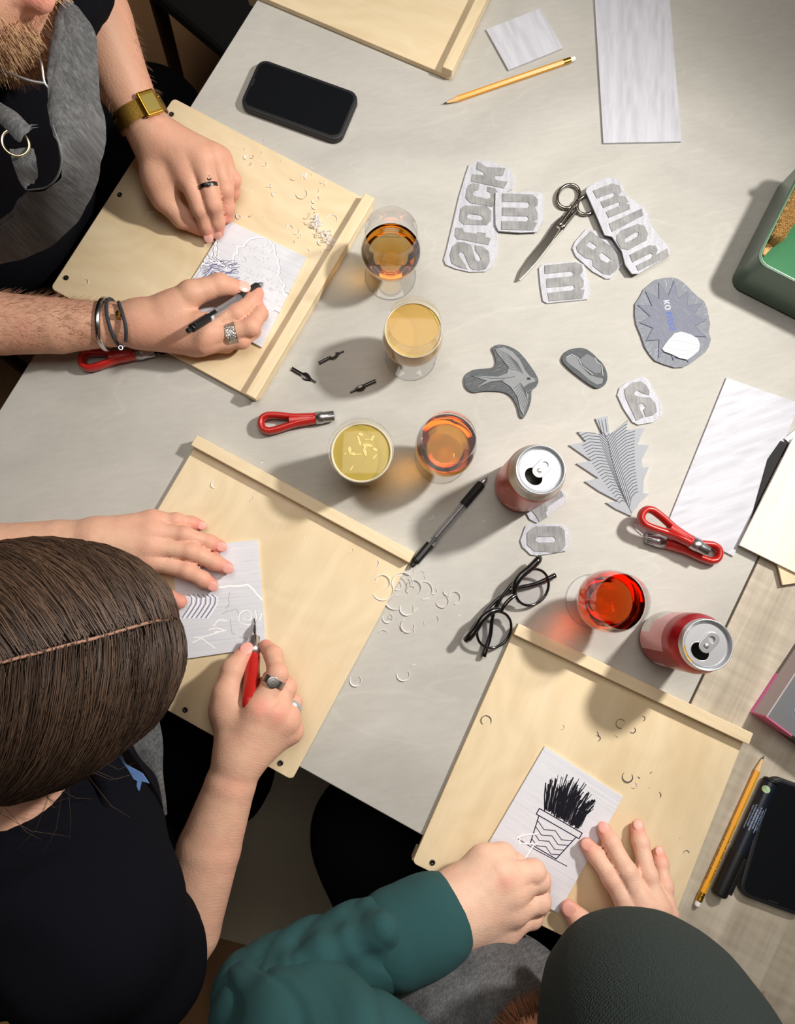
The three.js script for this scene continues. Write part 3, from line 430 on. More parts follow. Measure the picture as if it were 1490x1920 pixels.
const wob = (pts, a, n = 4) => { const o = []; for (let i = 0; i < pts.length - 1; i++) for (let k = 0; k < n; k++) { const f = k / n; o.push([pts[i][0] + (pts[i + 1][0] - pts[i][0]) * f + rr(-a, a), pts[i][1] + (pts[i + 1][1] - pts[i][1]) * f + rr(-a, a)]); } o.push(pts[pts.length - 1]); return o; };
workLino([[428, 413], [574, 482], [490, 651], [334, 565]], 'pale lino carved with a tree under the pen', (c, map) => {
  const crown = wob([[520, 590], [560, 480], [620, 370], [720, 290], [830, 250], [930, 280], [1000, 350], [1010, 440], [1060, 560], [1040, 660], [1090, 760], [1110, 870], [1090, 980], [1000, 1030], [880, 1050]], 14);
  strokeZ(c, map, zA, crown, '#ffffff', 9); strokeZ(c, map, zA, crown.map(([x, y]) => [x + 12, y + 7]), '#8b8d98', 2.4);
  for (let i = 0; i < 120; i++) { const x = rr(560, 1060), y = rr(330, 980); strokeZ(c, map, zA, [[x, y], [x + rr(-30, 30), y + rr(-30, 30)]], i % 3 ? 'rgba(120,125,140,.5)' : '#f4f4f6', rr(1.5, 4)); }
  for (let i = 0; i < 22; i++) { const y = 500 + i * 11; strokeZ(c, map, zA, wob([[210 + i * 2, y + 90], [330, y - 10 + rr(-20, 20)], [450, y + rr(-10, 30)], [560 + rr(0, 70), y + 60 - rr(0, 90)]], 12), i % 3 ? '#6f6f9a' : '#3c3b63', rr(2, 5)); }
  for (const r of [[[350, 290], [345, 380], [330, 470], [380, 520], [470, 560], [500, 600]], [[380, 290], [390, 400], [370, 470], [430, 540]], [[260, 380], [290, 470], [330, 500]], [[200, 520], [270, 545], [330, 520]], [[180, 540], [220, 600], [150, 680], [90, 740]], [[230, 480], [250, 530]], [[470, 540], [500, 530], [490, 580]]]) { strokeZ(c, map, zA, wob(r, 9), '#ffffff', 11); strokeZ(c, map, zA, wob(r, 9), '#3a3a60', 3.6); }
}, 640, 640);
workLino([[322, 1028], [483, 1012], [499, 1213], [338, 1237]], 'pale lino carved with a spiral under the cutter', (c, map) => {
  strokeZ(c, map, zB, wob([[380, 900], [480, 860], [650, 840], [820, 835], [950, 815], [1020, 870], [1160, 1030]], 6), '#ffffff', 10);
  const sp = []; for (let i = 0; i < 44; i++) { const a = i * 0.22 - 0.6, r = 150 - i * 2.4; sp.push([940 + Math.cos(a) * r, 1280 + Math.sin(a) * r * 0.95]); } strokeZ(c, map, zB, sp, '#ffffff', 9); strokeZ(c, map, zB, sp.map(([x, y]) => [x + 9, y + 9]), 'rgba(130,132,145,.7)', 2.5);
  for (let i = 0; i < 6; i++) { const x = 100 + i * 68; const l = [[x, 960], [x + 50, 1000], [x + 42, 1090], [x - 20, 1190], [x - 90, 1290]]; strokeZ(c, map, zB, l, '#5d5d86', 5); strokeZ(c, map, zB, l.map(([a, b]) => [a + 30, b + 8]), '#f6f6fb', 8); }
  for (const l of [[[180, 1580], [330, 1570], [470, 1520], [640, 1470]], [[390, 1460], [540, 1440], [620, 1480], [480, 1500]], [[460, 1420], [520, 1330], [650, 1330]], [[160, 1640], [300, 1590], [480, 1730]], [[1150, 1230], [1130, 1330]]]) strokeZ(c, map, zB, wob(l, 10), '#ffffff', 7);
  for (const l of [[[600, 1240], [680, 1180], [800, 1180], [820, 1260]], [[700, 1300], [730, 1480], [760, 1540]], [[830, 1560], [900, 1580], [960, 1600]], [[680, 930], [690, 1080], [640, 1160]]]) strokeZ(c, map, zB, wob(l, 16), 'rgba(120,122,135,.6)', 3);
}, 560, 700);
workLino([[1021, 1400], [1168, 1494], [1046, 1713], [893, 1620]], 'white lino with bold black ink doodle beneath the hands', (c, map) => {
  // a plain generic plant doodle: a tuft of dense strokes in a striped pot
  for (let i = 0; i < 150; i++) { const f = rnd(), bx = 650 + 330 * f + rr(-10, 10), by = 620 + 190 * f + rr(-25, 25), len = rr(180, 340) * (0.75 + 0.4 * Math.sin(f * 3.1)), lean = 0.35 + (f - 0.5) * 0.5 + rr(-0.12, 0.12); strokeZ(c, map, zC, [[bx, by], [bx + len * Math.sin(lean) * 0.5 + rr(-8, 8), by - len * 0.55], [bx + len * Math.sin(lean) + rr(-14, 14), by - len * Math.cos(lean)]], '#191920', rr(3, 8)); }
  const R2 = (x, y) => [800 + x * 0.866 - y * 0.5, 740 + x * 0.5 + y * 0.866], pl = (pts, w = 6) => strokeZ(c, map, zC, pts.map(([x, y]) => R2(x, y)), '#1d1d38', w);
  pl([[-230, 0], [230, 0], [230, 60], [-230, 60], [-230, 0]]); pl([[-200, 60], [-140, 330], [140, 330], [200, 60]]); for (let i = 0; i < 4; i++) pl([[-190 + i * 13, 105 + i * 58], [-95 + i * 6, 150 + i * 55], [0, 105 + i * 58], [95 - i * 6, 150 + i * 55], [190 - i * 13, 105 + i * 58]], 4.5);
  pl([[-260, 345], [-60, 352], [260, 338]], 5);
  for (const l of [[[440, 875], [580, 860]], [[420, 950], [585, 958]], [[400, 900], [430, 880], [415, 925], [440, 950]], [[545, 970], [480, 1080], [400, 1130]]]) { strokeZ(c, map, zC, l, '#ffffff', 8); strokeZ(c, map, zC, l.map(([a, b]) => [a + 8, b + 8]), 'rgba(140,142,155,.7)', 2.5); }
}, 560, 820);
// ---------- glasses and drinks ----------
const glassMat = phys(rgb(248, 249, 250), { transmission: 1, roughness: 0.015, thickness: 0, ior: 1.5 });
const bowlPts = [[0.0055, 0.0235], [0.012, 0.0262], [0.0215, 0.034], [0.0300, 0.045], [0.0352, 0.058], [0.0362, 0.068], [0.0352, 0.080], [0.0328, 0.094], [0.0306, 0.106], [0.0298, 0.113]];
const bowlR = (y) => { for (let i = 0; i < bowlPts.length - 1; i++) { const [a, p] = bowlPts[i], [b, q] = bowlPts[i + 1]; if (y <= q) return a + (b - a) * (y - p) / (q - p); } return 0.0298; };
const bowlCurve = new THREE.CatmullRomCurve3(bowlPts.map(([r, y]) => V3(r, y, 0))).getPoints(36).map((p) => [p.x, p.y]);
function liquid(color, dens, solid = true) {
  return solid ? phys(0xffffff, { transmission: 1, roughness: 0, ior: 1.33, thickness: 0.05, attenuationColor: color, attenuationDistance: dens }) : phys(color, { transmission: 1, roughness: 0, thickness: 0, ior: 1.33 });
}
function stemGlass(px, label, level, mat, extra) {
  const o = P(px[0], px[1], 0).setY(TY), t = thing('stem_glass', label, 'glass', o);
  part('foot', lathe([[0.0328, 0.0006], [0.0332, 0.0012], [0.0326, 0.0022], [0.022, 0.0042], [0.010, 0.0075], [0.006, 0.0105]], 64), glassMat, t);
  part('foot_edge', new THREE.TorusGeometry(0.0328, 0.0007, 8, 72).rotateX(Math.PI / 2).translate(0, 0.0012, 0), glassMat, t);
  part('stem', lathe([[0.006, 0.0105], [0.0046, 0.014], [0.0044, 0.0185], [0.0055, 0.0235]], 32), glassMat, t);
  part('bowl', lathe(bowlCurve, 72), glassMat, t);
  part('rim', new THREE.TorusGeometry(0.0298, 0.0006, 8, 72).rotateX(Math.PI / 2).translate(0, 0.113, 0), glassMat, t);
  const d = 0.0007, pr = [[0.00001, 0.0262]]; for (let i = 0; i <= 26; i++) { const y = 0.0270 + (level - 0.0270) * i / 26; pr.push([Math.max(0.001, bowlR(y) - d), y]); } pr.push([0.00001, level]);
  part('drink', lathe(pr, 72), mat, t, extra);
  return { t, o };
}
const amber = liquid(rgb(243, 180, 84), 0.045), amberDark = liquid(rgb(242, 178, 60), 0.045), red = liquid(rgb(240, 122, 58), 0.042);
const cloudyTan = phys(rgb(214, 178, 104), { roughness: 0.06, specularIntensity: 0.6, transmission: 0.35, thickness: 0 }), cloudyYellow = phys(rgb(206, 182, 92), { roughness: 0.06, specularIntensity: 0.6, transmission: 0.35, thickness: 0 });
stemGlass([732, 517], 'stem glass half full of amber drink beside the bench hook strip', 0.066, amber, 'clear amber drink');
const gB = stemGlass([770, 667], 'stem glass of cloudy pale beer beside the loose blades', 0.086, cloudyTan, 'cloudy pale beer');
stemGlass([827, 858], 'stem glass of orange amber drink beside the tumbler', 0.083, amberDark, 'clear orange drink');
stemGlass([1110, 1127], 'stem glass of bright red drink beside the red can', 0.088, red, 'clear red drink');
const foamThin = std(rgb(214, 194, 116), 0.4);
const foam = phys(rgb(238, 228, 200), { roughness: 0.6, transmission: 0.3, thickness: 0 });
{ // foam patches on the beer
  const blob = (R, y, n, a0, a1, w) => { const pts = []; for (let k = 0; k <= n; k++) { const a = a0 + (a1 - a0) * k / n; pts.push({ x: Math.cos(a) * R, z: Math.sin(a) * R }); } for (let k = n; k >= 0; k--) { const a = a0 + (a1 - a0) * k / n, r = R - w * (0.35 + 0.65 * fbm(k * 0.7 + a0 * 3, 2.2, 2)) * Math.sin(Math.PI * (0.06 + 0.88 * k / n)); pts.push({ x: Math.cos(a) * r, z: Math.sin(a) * r }); } return plate(pts, 0.0006, 0, [], y); };
  part('foam_edge', blob(bowlR(0.086) - 0.0012, 0.0859, 40, 0.9, 3.6, 0.006), std(rgb(196, 166, 74), 0.4), gB.t); part('foam_edge', blob(bowlR(0.086) - 0.0012, 0.0859, 40, -1.3, 0.5, 0.005), std(rgb(196, 166, 74), 0.4), gB.t);
  part('foam_ring', new THREE.TorusGeometry(bowlR(0.087) - 0.0011, 0.0009, 8, 64).rotateX(Math.PI / 2).translate(0, 0.087, 0), foam, gB.t);
}
{ // tumbler
  const o = P(682, 874, 0).setY(TY), t = thing('tumbler', 'straight tumbler of cloudy yellow beer beside the red handle', 'glass', o);
  const R = (y) => 0.0262 + 0.0102 * Math.pow(y / 0.098, 0.8);
  const wall = []; for (let i = 0; i <= 12; i++) { const y = 0.001 + 0.097 * i / 12; wall.push([R(y), y]); }
  part('wall', lathe([[0.00001, 0.0006], [0.024, 0.0006], ...wall], 72), glassMat, t);
  part('base', lathe([[0.00001, 0.001], [0.0250, 0.001], [0.0256, 0.008], [0.00001, 0.008]], 64), glassMat, t);
  part('rim', new THREE.TorusGeometry(R(0.098), 0.0008, 8, 72).rotateX(Math.PI / 2).translate(0, 0.098, 0), glassMat, t);
  const pr = [[0.00001, 0.0085]]; for (let i = 0; i <= 12; i++) { const y = 0.0085 + (0.083 - 0.0085) * i / 12; pr.push([R(y) - 0.001, y]); } pr.push([0.00001, 0.083]);
  part('drink', lathe(pr, 72), cloudyYellow, t, 'cloudy yellow beer');
  part('foam_ring', new THREE.TorusGeometry(R(0.084) - 0.0016, 0.0014, 8, 72).rotateX(Math.PI / 2).scale(1, 0.7, 1).translate(0, 0.0838, 0), foam, t, 'white foam ring');
  for (let i = 0; i < 16; i++) { const a = rr(0, 6.28), r = Math.sqrt(rnd()) * 0.022; part('foam_streak', new THREE.SphereGeometry(1, 16, 6).scale(rr(0.0015, 0.006), 0.00025, rr(0.0007, 0.0022)).rotateY(rr(0, 3)).translate(Math.cos(a) * r, 0.0831, Math.sin(a) * r), foamThin, t); }
}
// ---------- cans ----------
function can(foot, tilt, map, label, spin, open) {
  open = -2.36;
  const o = P(foot[0], foot[1], 0).setY(TY), t = thing('drink_can', label, 'can', o);
  const G = new THREE.Group(); const H = 0.121, rot = spin;
  const bodyPr = [[0.0245, 0.0015], [0.0265, 0.0008], [0.0285, 0.003], [0.0318, 0.0085], [0.0331, 0.0135], [0.0331, 0.094], [0.0322, 0.1005], [0.0298, 0.107], [0.0276, 0.1115]];
  const bg = lathe(bodyPr, 64).rotateY(rot); { const p = bg.attributes.position, u = bg.attributes.uv; for (let i = 0; i < p.count; i++) u.setY(i, p.getY(i) / 0.1115); }
  part('body', bg, std(0xffffff, 0.3, 0.35, { map }), t);
  part('neck', lathe([[0.0276, 0.1115], [0.0264, 0.1142], [0.0263, 0.1165]], 64), M.silver, t);
  part('lid_rim', lathe([[0.0263, 0.1165], [0.0272, 0.1178], [0.0272, 0.1205], [0.0265, 0.1212], [0.0256, 0.1206], [0.0250, 0.1185], [0.0240, 0.1146], [0.0232, 0.1140], [0.0226, 0.1150], [0.0222, 0.1166]], 72), M.silver, t, 'bright aluminium rim');
  // panel with the drinking hole
  const hole = []; for (let k = 0; k < 28; k++) { const a = k / 28 * Math.PI * 2; hole.push({ x: 0.0098 + 0.0088 * Math.cos(a), z: 0.0108 * Math.sin(a) }); }
  const panel = plate(roundRect(0.0446, 0.0446, 0.0222, 14), 0.0008, 0, [hole], 0.1160); part('lid_panel', panel.rotateY(open), M.silver, t);
  part('hole_lip', new THREE.TubeGeometry(new THREE.CatmullRomCurve3(hole.map((q) => V3(q.x, 0.1168, q.z)), true), 56, 0.0004, 6, true).rotateY(open), M.silver, t);
  part('inside', lathe([[0.00001, 0.02], [0.03, 0.02], [0.03, 0.095], [0.022, 0.1155]], 32), std(rgb(178, 176, 170), 0.4, 0.6), t);
  const ring = roundRect(0.0250, 0.0150, 0.007, 8), tabHole = roundRect(0.0085, 0.0088, 0.0042, 6).map((q) => ({ x: q.x - 0.0042, z: q.z })), slot = roundRect(0.0042, 0.006, 0.0018, 5).map((q) => ({ x: q.x + 0.0052, z: q.z }));
  const tab = part('tab', plate(ring, 0.0014, 0.0005, [tabHole]).translate(-0.0035, 0.1178, 0).rotateY(open), std(rgb(190, 190, 192), 0.34, 0.75), t, 'silver ring pull tab');
  part('rivet', lathe([[0, 0.0012], [0.0016, 0.0012], [0.0024, 0.0004], [0.0024, 0], [0, 0]], 20).translate(0.0008, 0.1192, 0).rotateY(open), M.silver, tab);
  part('tab_crease', plate(slot, 0.0006, 0.0002).translate(-0.0035, 0.1189, 0).rotateY(open), std(rgb(150, 150, 152), 0.3, 1), tab);
  return t;
}
const texCan1 = canvasTex(1024, 512, (c, w, h) => {
  c.fillStyle = '#b8442f'; c.fillRect(0, 0, w, h); c.fillStyle = '#c9583f'; for (let i = 0; i < 30; i++) { c.beginPath(); c.ellipse(rr(0, w), rr(120, h), rr(30, 90), rr(14, 40), rr(0, 3), 0, 7); c.fill(); }
  c.fillStyle = '#3f5a3a'; for (let i = 0; i < 22; i++) { c.beginPath(); c.ellipse(rr(0, w), rr(250, h), rr(14, 50), rr(6, 14), rr(-0.6, 0.6), 0, 7); c.fill(); }
  c.fillStyle = '#1d1512'; for (let i = 0; i < 26; i++) c.fillRect(rr(0, w), rr(200, h), rr(20, 90), rr(3, 8)); c.fillStyle = '#e9dcc6'; for (let i = 0; i < 7; i++) { c.save(); c.translate(rr(0, w), rr(260, h - 40)); c.rotate(rr(-0.5, 0.5)); c.fillRect(0, 0, rr(30, 80), rr(8, 22)); c.restore(); }
  c.fillStyle = '#c2bdb6'; c.fillRect(0, 0, w, 46);
});
const texCan2 = canvasTex(1024, 512, (c, w, h) => {
  c.fillStyle = '#a3121f'; c.fillRect(0, 0, w, h); c.fillStyle = '#e0a3a6'; c.fillRect(80, 150, 380, 362); c.fillStyle = '#d9d4cf'; c.fillRect(120, 330, 240, 160); c.fillStyle = '#d9d4cf'; c.fillRect(120, 290, 150, 50);
  c.fillStyle = '#9a8f8a'; for (let i = 0; i < 7; i++) c.fillRect(136, 345 + i * 19, rr(120, 200), 6); c.fillStyle = '#d9d4cf'; c.fillRect(560, 300, 40, 150); c.fillStyle = '#5b0a12'; for (let i = 0; i < 12; i++) c.fillRect(640, 290 + i * 16, rr(60, 170), 5); c.fillStyle = '#7d0e18'; c.fillRect(0, 480, w, 32);
});
can([974, 913], 0, texCan1, 'coral red can with green print standing on a letter block', 1.2, 2.35);
{ const t = can([1243, 1197], 0, texCan2, 'red and pink can standing beside the red drink', 2.2, 2.75);
  for (let i = 0; i < 7; i++) { const a = 2.35 + i * 0.12; part('drink_droplet', new THREE.SphereGeometry(rr(0.0010, 0.0021), 10, 6).scale(1, 0.4, 1.3).translate(Math.cos(a) * 0.0236, 0.1152, Math.sin(a) * 0.0236), phys(rgb(205, 150, 40), { roughness: 0.05 }), t, 'golden drops of drink in the lid groove'); } }
// ---------- red lino cutter handles and blades ----------
const redPlastic = phys(rgb(178, 30, 24), { roughness: 0.34, clearcoat: 0.3, clearcoatRoughness: 0.25 });
const handleGeo = (() => {      // a looped handle: a thick oval strand running round a slot, both ends meeting in the neck
  const loop = []; for (let i = 0; i <= 40; i++) { const f = i / 40 * 2 - 1, a = Math.abs(f), x = 0.034 - 0.0665 * (1 - Math.pow(a, 1.0)) * (1 - 0.0 * a), w = a > 0.86 ? 0.0022 + 0.001 * (1 - a) : 0.0026 + 0.0074 * sm(0.86, 0.14, a); const xx = a < 0.14 ? -0.0235 - 0.0085 * Math.sqrt(1 - (a / 0.14) ** 2) : 0.034 - 0.0575 * (1 - (a - 0.14) / 0.86), zz = a < 0.14 ? 0.010 * (f / 0.14) : Math.sign(f) * w; loop.push(V3(xx, 0, zz)); }
  const g = new THREE.TubeGeometry(new THREE.CatmullRomCurve3(loop, false, 'centripetal'), 150, 0.0046, 14).scale(1, 1.7, 1).translate(0, 0.0082, 0);
  const neck = new THREE.CylinderGeometry(0.0070, 0.0094, 0.033, 28).rotateZ(-Math.PI / 2).scale(1, 0.98, 1).translate(0.0205, 0.0082, 0);
  return merge([g, neck]);
})();
function cutterParts(t, blade) {       // along +x, lying on y = 0
  part('handle', handleGeo, redPlastic, t, 'looped red plastic handle');
  const rot = (g) => g.rotateZ(-Math.PI / 2);
  part('ferrule', rot(lathe([[0, 0], [0.0078, 0], [0.0078, 0.009], [0.0070, 0.0095], [0.0070, 0.0115], [0.0058, 0.0225], [0.0050, 0.0235], [0, 0.0235]], 24)).translate(0.0365, 0.0082, 0), std(rgb(186, 186, 188), 0.34, 1), t, 'slotted aluminium ferrule');
  for (let k = 0; k < 3; k++) part('ferrule_slot', box(0.012, 0.0006, 0.001, 0.0535, 0.0082 + 0.0062 * Math.sin(0.6 + k * 1.0), 0.0064 * Math.cos(0.6 + k * 1.0)), M.dark, t);
  if (blade) part('blade', nibGeo.clone().translate(0.0665, 0.0082, 0), M.darkSteel, t, 'dark steel gouge');
}
const nibGeo = (() => {                 // a pressed steel nib along +x
  const n = 22, m = 8, pos = [], idx = [], L = 0.036;
  for (let i = 0; i <= n; i++) { const f = i / n, w = f < 0.42 ? 0.0024 : f < 0.6 ? 0.0024 + 0.0026 * sm(0.42, 0.54, f) : 0.0050 - 0.0036 * sm(0.6, 0.86, f), bend = f < 0.42 ? 1.35 : f < 0.75 ? 0.75 : 1.2; for (let j = 0; j <= m; j++) { const a = (j / m - 0.5) * 2 * bend, r = w / Math.max(0.4, Math.sin(Math.min(1.5, bend))); pos.push(f * L - L / 2, -Math.cos(a) * r + r * 0.8 + (f > 0.75 ? -0.001 * (f - 0.75) * 4 : 0), Math.sin(a) * r); } }
  for (let i = 0; i < n; i++) for (let j = 0; j < m; j++) { const a = i * (m + 1) + j; idx.push(a, a + 1, a + m + 1, a + 1, a + m + 2, a + m + 1); }
  const g = new THREE.BufferGeometry(); g.setAttribute('position', new THREE.Float32BufferAttribute(pos, 3)); g.setIndex(idx); g.computeVertexNormals();
  const g2 = g.clone(); { const p = g2.attributes.position, q = g.attributes.normal; for (let i = 0; i < p.count; i++) p.setXYZ(i, p.getX(i) + q.getX(i) * 0.0005, p.getY(i) + q.getY(i) * 0.0005, p.getZ(i) + q.getZ(i) * 0.0005); const ix = g2.index.array; for (let i = 0; i < ix.length; i += 3) [ix[i], ix[i + 1]] = [ix[i + 1], ix[i]]; g2.computeVertexNormals(); }
  return merge([g, g2]);
})();
function cutter(a, b, h, label, blade, pitch = 0) {
  const k = along(a, b, h), t = thing('lino_cutter', label, 'lino cutter', k.mid.clone(), k.turn, 'red lino cutter handles');
  t.rotation.order = 'YZX'; t.rotation.z = pitch; cutterParts(t, blade);
  for (const c of t.children) { c.position.x -= 0.0115 * 0; } return t;
}
cutter([484, 799], [594, 787], 0.0002, 'red cutter handle without blade lying beside the tumbler', false);
cutter([148, 683], [264, 668], 0.0002, 'red cutter with dark gouge lying under a bare forearm', true);
cutter([1352, 1043], [1236, 1017], 0.0002, 'red cutter handle lying across the white lino corner, below another', false);
cutter([1187, 958], [1296, 1020], 0.0172, 'red cutter handle resting crosswise on top of another one', false, -0.02);
for (const [a, b, r, l] of [[[546, 690], [592, 717], 0.3, 'beside the bench hook corner'], [[597, 682], [645, 657], -0.5, 'beside the cloudy beer glass'], [[708, 713], [653, 737], 0.4, 'above the red cutter handle']]) {
  const k = along(a, b, 0.002); const m = single('cutter_blade', nibGeo, M.darkSteel, 'loose dark steel cutter nib ' + l, 'blade', k.mid.clone().setY(TY + 0.0012), k.turn, 'loose cutter nibs'); m.rotation.order = 'YXZ'; m.rotation.x = r;
}
// ---------- boxes at the right ----------
{ // green metal tin, aligned with the table
  const H = 0.064, c0 = P(1381, 533, 0).setY(TY), L = 0.26, W = 0.17, t = thing('metal_tin', 'open dark green metal box with rounded corners holding a brush', 'box', c0, -TA);
  const gm = phys(rgb(58, 84, 66), { roughness: 0.34, metalness: 0.25, clearcoat: 0.5, clearcoatRoughness: 0.3 }), gi = phys(rgb(66, 128, 88), { roughness: 0.25, clearcoat: 0.5 });
  const off = (r) => r.map((q) => ({ x: q.x + L / 2 - 0.010, z: q.z - W / 2 + 0.008 }));
  part('wall', plate(off(roundRect(L, W, 0.017, 8)), H, 0.0, [off(roundRect(L - 0.004, W - 0.004, 0.015, 8)).reverse()], 0.003), gm, t);
  part('floor_panel', plate(off(roundRect(L - 0.004, W - 0.004, 0.015, 8)), 0.002, 0, [], 0.012), gi, t, 'bright green inside');
  const rim = off(roundRect(L - 0.006, W - 0.006, 0.014, 8)); const rimOut = off(roundRect(L, W, 0.017, 8));
  part('rim_flange', plate(rimOut, 0.0016, 0.0004, [rim.slice().reverse()], H + 0.002), gm, t); part('rim_bead', new THREE.TubeGeometry(new THREE.CatmullRomCurve3(rim.map((q) => V3(q.x, H + 0.0032, q.z)), true, 'centripetal'), 120, 0.0011, 8, true), phys(rgb(120, 160, 130), { roughness: 0.25, metalness: 0.3 }), t, 'pale rolled edge');
  for (const [x, z] of [[0.03, -0.02], [L - 0.05, -0.02], [0.03, -W + 0.04], [L - 0.05, -W + 0.04]]) part('foot', box(0.05, 0.004, 0.014, x + 0.01, 0.0015, z + 0.012, 0.001), M.black, t);
  part('clip', merge([box(0.012, 0.004, 0.014, -0.006, H + 0.005, -W + 0.034, 0.0015), new THREE.CylinderGeometry(0.0045, 0.0045, 0.012, 16).rotateZ(1.2).translate(-0.01, H + 0.004, -W + 0.036)]), M.steel, t, 'grey metal clip');
  // brush inside the tin
  const a = P(1443, 467, 0.054), b = P(1513, 338, 0.056), dir = sub(b, a), len = dir.length(); const br = thing('scrub_brush', 'tan bristle brush lying inside the green metal box', 'brush', a, Math.atan2(-dir.z, dir.x));
  const bm = std(rgb(246, 212, 150), 0.85); part('wooden_back', plate([{ x: 0, z: 0.002 }, { x: 0.02, z: 0.007 }, { x: 0.06, z: 0.009 }, { x: len, z: 0.009 }, { x: len, z: -0.009 }, { x: 0.05, z: -0.009 }, { x: 0.02, z: -0.006 }, { x: 0, z: -0.002 }], 0.012, 0.002, [], -0.026), std(rgb(196, 156, 96), 0.7), br);
  const bs = []; for (let i = 0; i < 1500; i++) { const x = rr(0.016, len), w = x < 0.04 ? 0.0065 : 0.009, z = rr(-w, w), lx = rr(-0.004, 0.004), lz = rr(-0.003, 0.003) + z * 0.25; bs.push(limb([V3(x, -0.016, z), V3(x + lx * 0.5, -0.004, z + lz * 0.5), V3(x + lx, rr(0.003, 0.008), z + lz)], [0.0005, 0.0005, 0.0004], 3, 1)); }
  const bristle = part('bristles', merge(bs), bm, br, 'dense tan bristles'); bristle.userData.kind = 'stuff';
}
{ // small carton with pink and black print
  const c0 = P(1406, 1333, 0).setY(TY), dL = sub(P(1490, 1206, 0), P(1406, 1333, 0)).normalize(), ang = Math.atan2(-dL.z, dL.x), H = 0.037, L = 0.16, W = 0.14;
  const t = thing('carton', 'small black and pink carton with a grey plastic tray', 'box', c0, ang);      // +x runs up along the left side, -z.. the box lies at +z
  const side = canvasTex(256, 64, (c, w, h) => { c.fillStyle = '#b9aeb0'; c.fillRect(0, 0, w, h); c.fillStyle = '#77706f'; c.fillRect(90, h - 12, w, 12); c.fillStyle = '#e773b4'; c.fillRect(0, h - 14, 90, 14); });
  const front = canvasTex(256, 96, (c, w, h) => { c.fillStyle = '#1c1c1f'; c.fillRect(0, 0, w, h); c.fillStyle = '#d4658f'; c.beginPath(); c.moveTo(0, 0); c.lineTo(66, 0); c.quadraticCurveTo(96, 40, 60, 70); c.lineTo(100, 96); c.lineTo(0, 96); c.fill(); c.fillStyle = '#e773b4'; c.fillRect(0, 84, 120, 12); c.fillStyle = '#bdb7b4'; c.fillRect(120, 80, 20, 8); });
  part('left_panel', setUV(box(L, H, 0.0015, L / 2, H / 2, 0.00075), (x, y) => [x / L, y / H]), std(0xffffff, 0.6, 0, { map: side }), t);
  part('front_panel', setUV(box(0.0015, H, W, -0.0006, H / 2, W / 2), (x, y, z) => [z / W, y / H]), std(0xffffff, 0.5, 0, { map: front }), t, 'black panel with pink blotch');
  part('top_panel', plate([{ x: 0, z: 0.0015 }, { x: L, z: 0.0015 }, { x: L, z: W }, { x: 0, z: W }], 0.001, 0, [roundRect(L - 0.03, W - 0.03, 0.012, 6).map((q) => ({ x: q.x + L / 2 + 0.002, z: q.z + W / 2 + 0.004 })).reverse()], H - 0.002), std(rgb(112, 114, 116), 0.5), t);
  part('tray', plate(roundRect(L - 0.02, W - 0.02, 0.012, 6).map((q) => ({ x: q.x + L / 2, z: q.z + W / 2 })), 0.002, 0.0005, [], 0.012), phys(rgb(128, 136, 152), { roughness: 0.2 }), t, 'grey blue plastic tray');
  part('tray_rim', new THREE.TubeGeometry(new THREE.CatmullRomCurve3(roundRect(L - 0.036, W - 0.036, 0.012, 6).map((q) => V3(q.x + L / 2 + 0.002, H - 0.0005, q.z + W / 2 + 0.004)), true, 'centripetal'), 100, 0.002, 8, true), phys(rgb(205, 210, 218), { roughness: 0.15 }), t, 'clear raised plastic edge');
  part('bottom_panel', box(L, 0.001, W, L / 2, 0.0008, W / 2), M.dark, t); part('back_panel', box(0.0015, H, W, L, H / 2, W / 2), M.dark, t); part('right_panel', box(L, H, 0.0015, L / 2, H / 2, W), M.dark, t);
}
// ---------- lino shavings ----------
const shaveMats = [std(rgb(236, 234, 236), 0.6), std(rgb(214, 210, 208), 0.65), std(rgb(196, 190, 190), 0.7), std(rgb(70, 66, 82), 0.6)];
const shaveKinds = [];
for (let k = 0; k < 14; k++) { // ribbons curled on edge or lying as flat slivers
  const R = k < 8 ? 0.0022 + 0.0008 * k : 0.02, sweep = k < 8 ? rr(1.6, 4.6) : rr(0.12, 0.3), w = 0.0011 + rr(0, 0.0007), th = 0.0004, n = 14, pos = [], idx = [];
  for (let i = 0; i <= n; i++) { const f = i / n, a = f * sweep, r = R * (1 + 0.15 * f), tw = (k < 8 ? 0.5 : 1.2), ww = w * Math.sin(Math.PI * (0.12 + 0.76 * f)), y0 = k < 8 ? ww : th * 2; const cx = Math.cos(a) * r, cz = Math.sin(a) * r; for (const [du, dv] of [[-1, -1], [1, -1], [1, 1], [-1, 1]]) { const rad = du * th / 2 * Math.cos(tw) + dv * ww / 2 * Math.sin(tw), up = dv * ww / 2 * Math.cos(tw) + y0 * 0.6; pos.push(cx + Math.cos(a) * rad, Math.max(0, up), cz + Math.sin(a) * rad); } }
  for (let i = 0; i < n; i++) for (let j = 0; j < 4; j++) { const a = i * 4 + j, b = i * 4 + (j + 1) % 4; idx.push(a, a + 4, b, b, a + 4, b + 4); } idx.push(0, 1, 2, 0, 2, 3, n * 4, n * 4 + 2, n * 4 + 1, n * 4, n * 4 + 3, n * 4 + 2);
  const g = new THREE.BufferGeometry(); g.setAttribute('position', new THREE.Float32BufferAttribute(pos, 3)); g.setIndex(idx); g.translate(-R, 0, 0); const q = g.toNonIndexed(); q.computeVertexNormals(); shaveKinds.push(q);
}
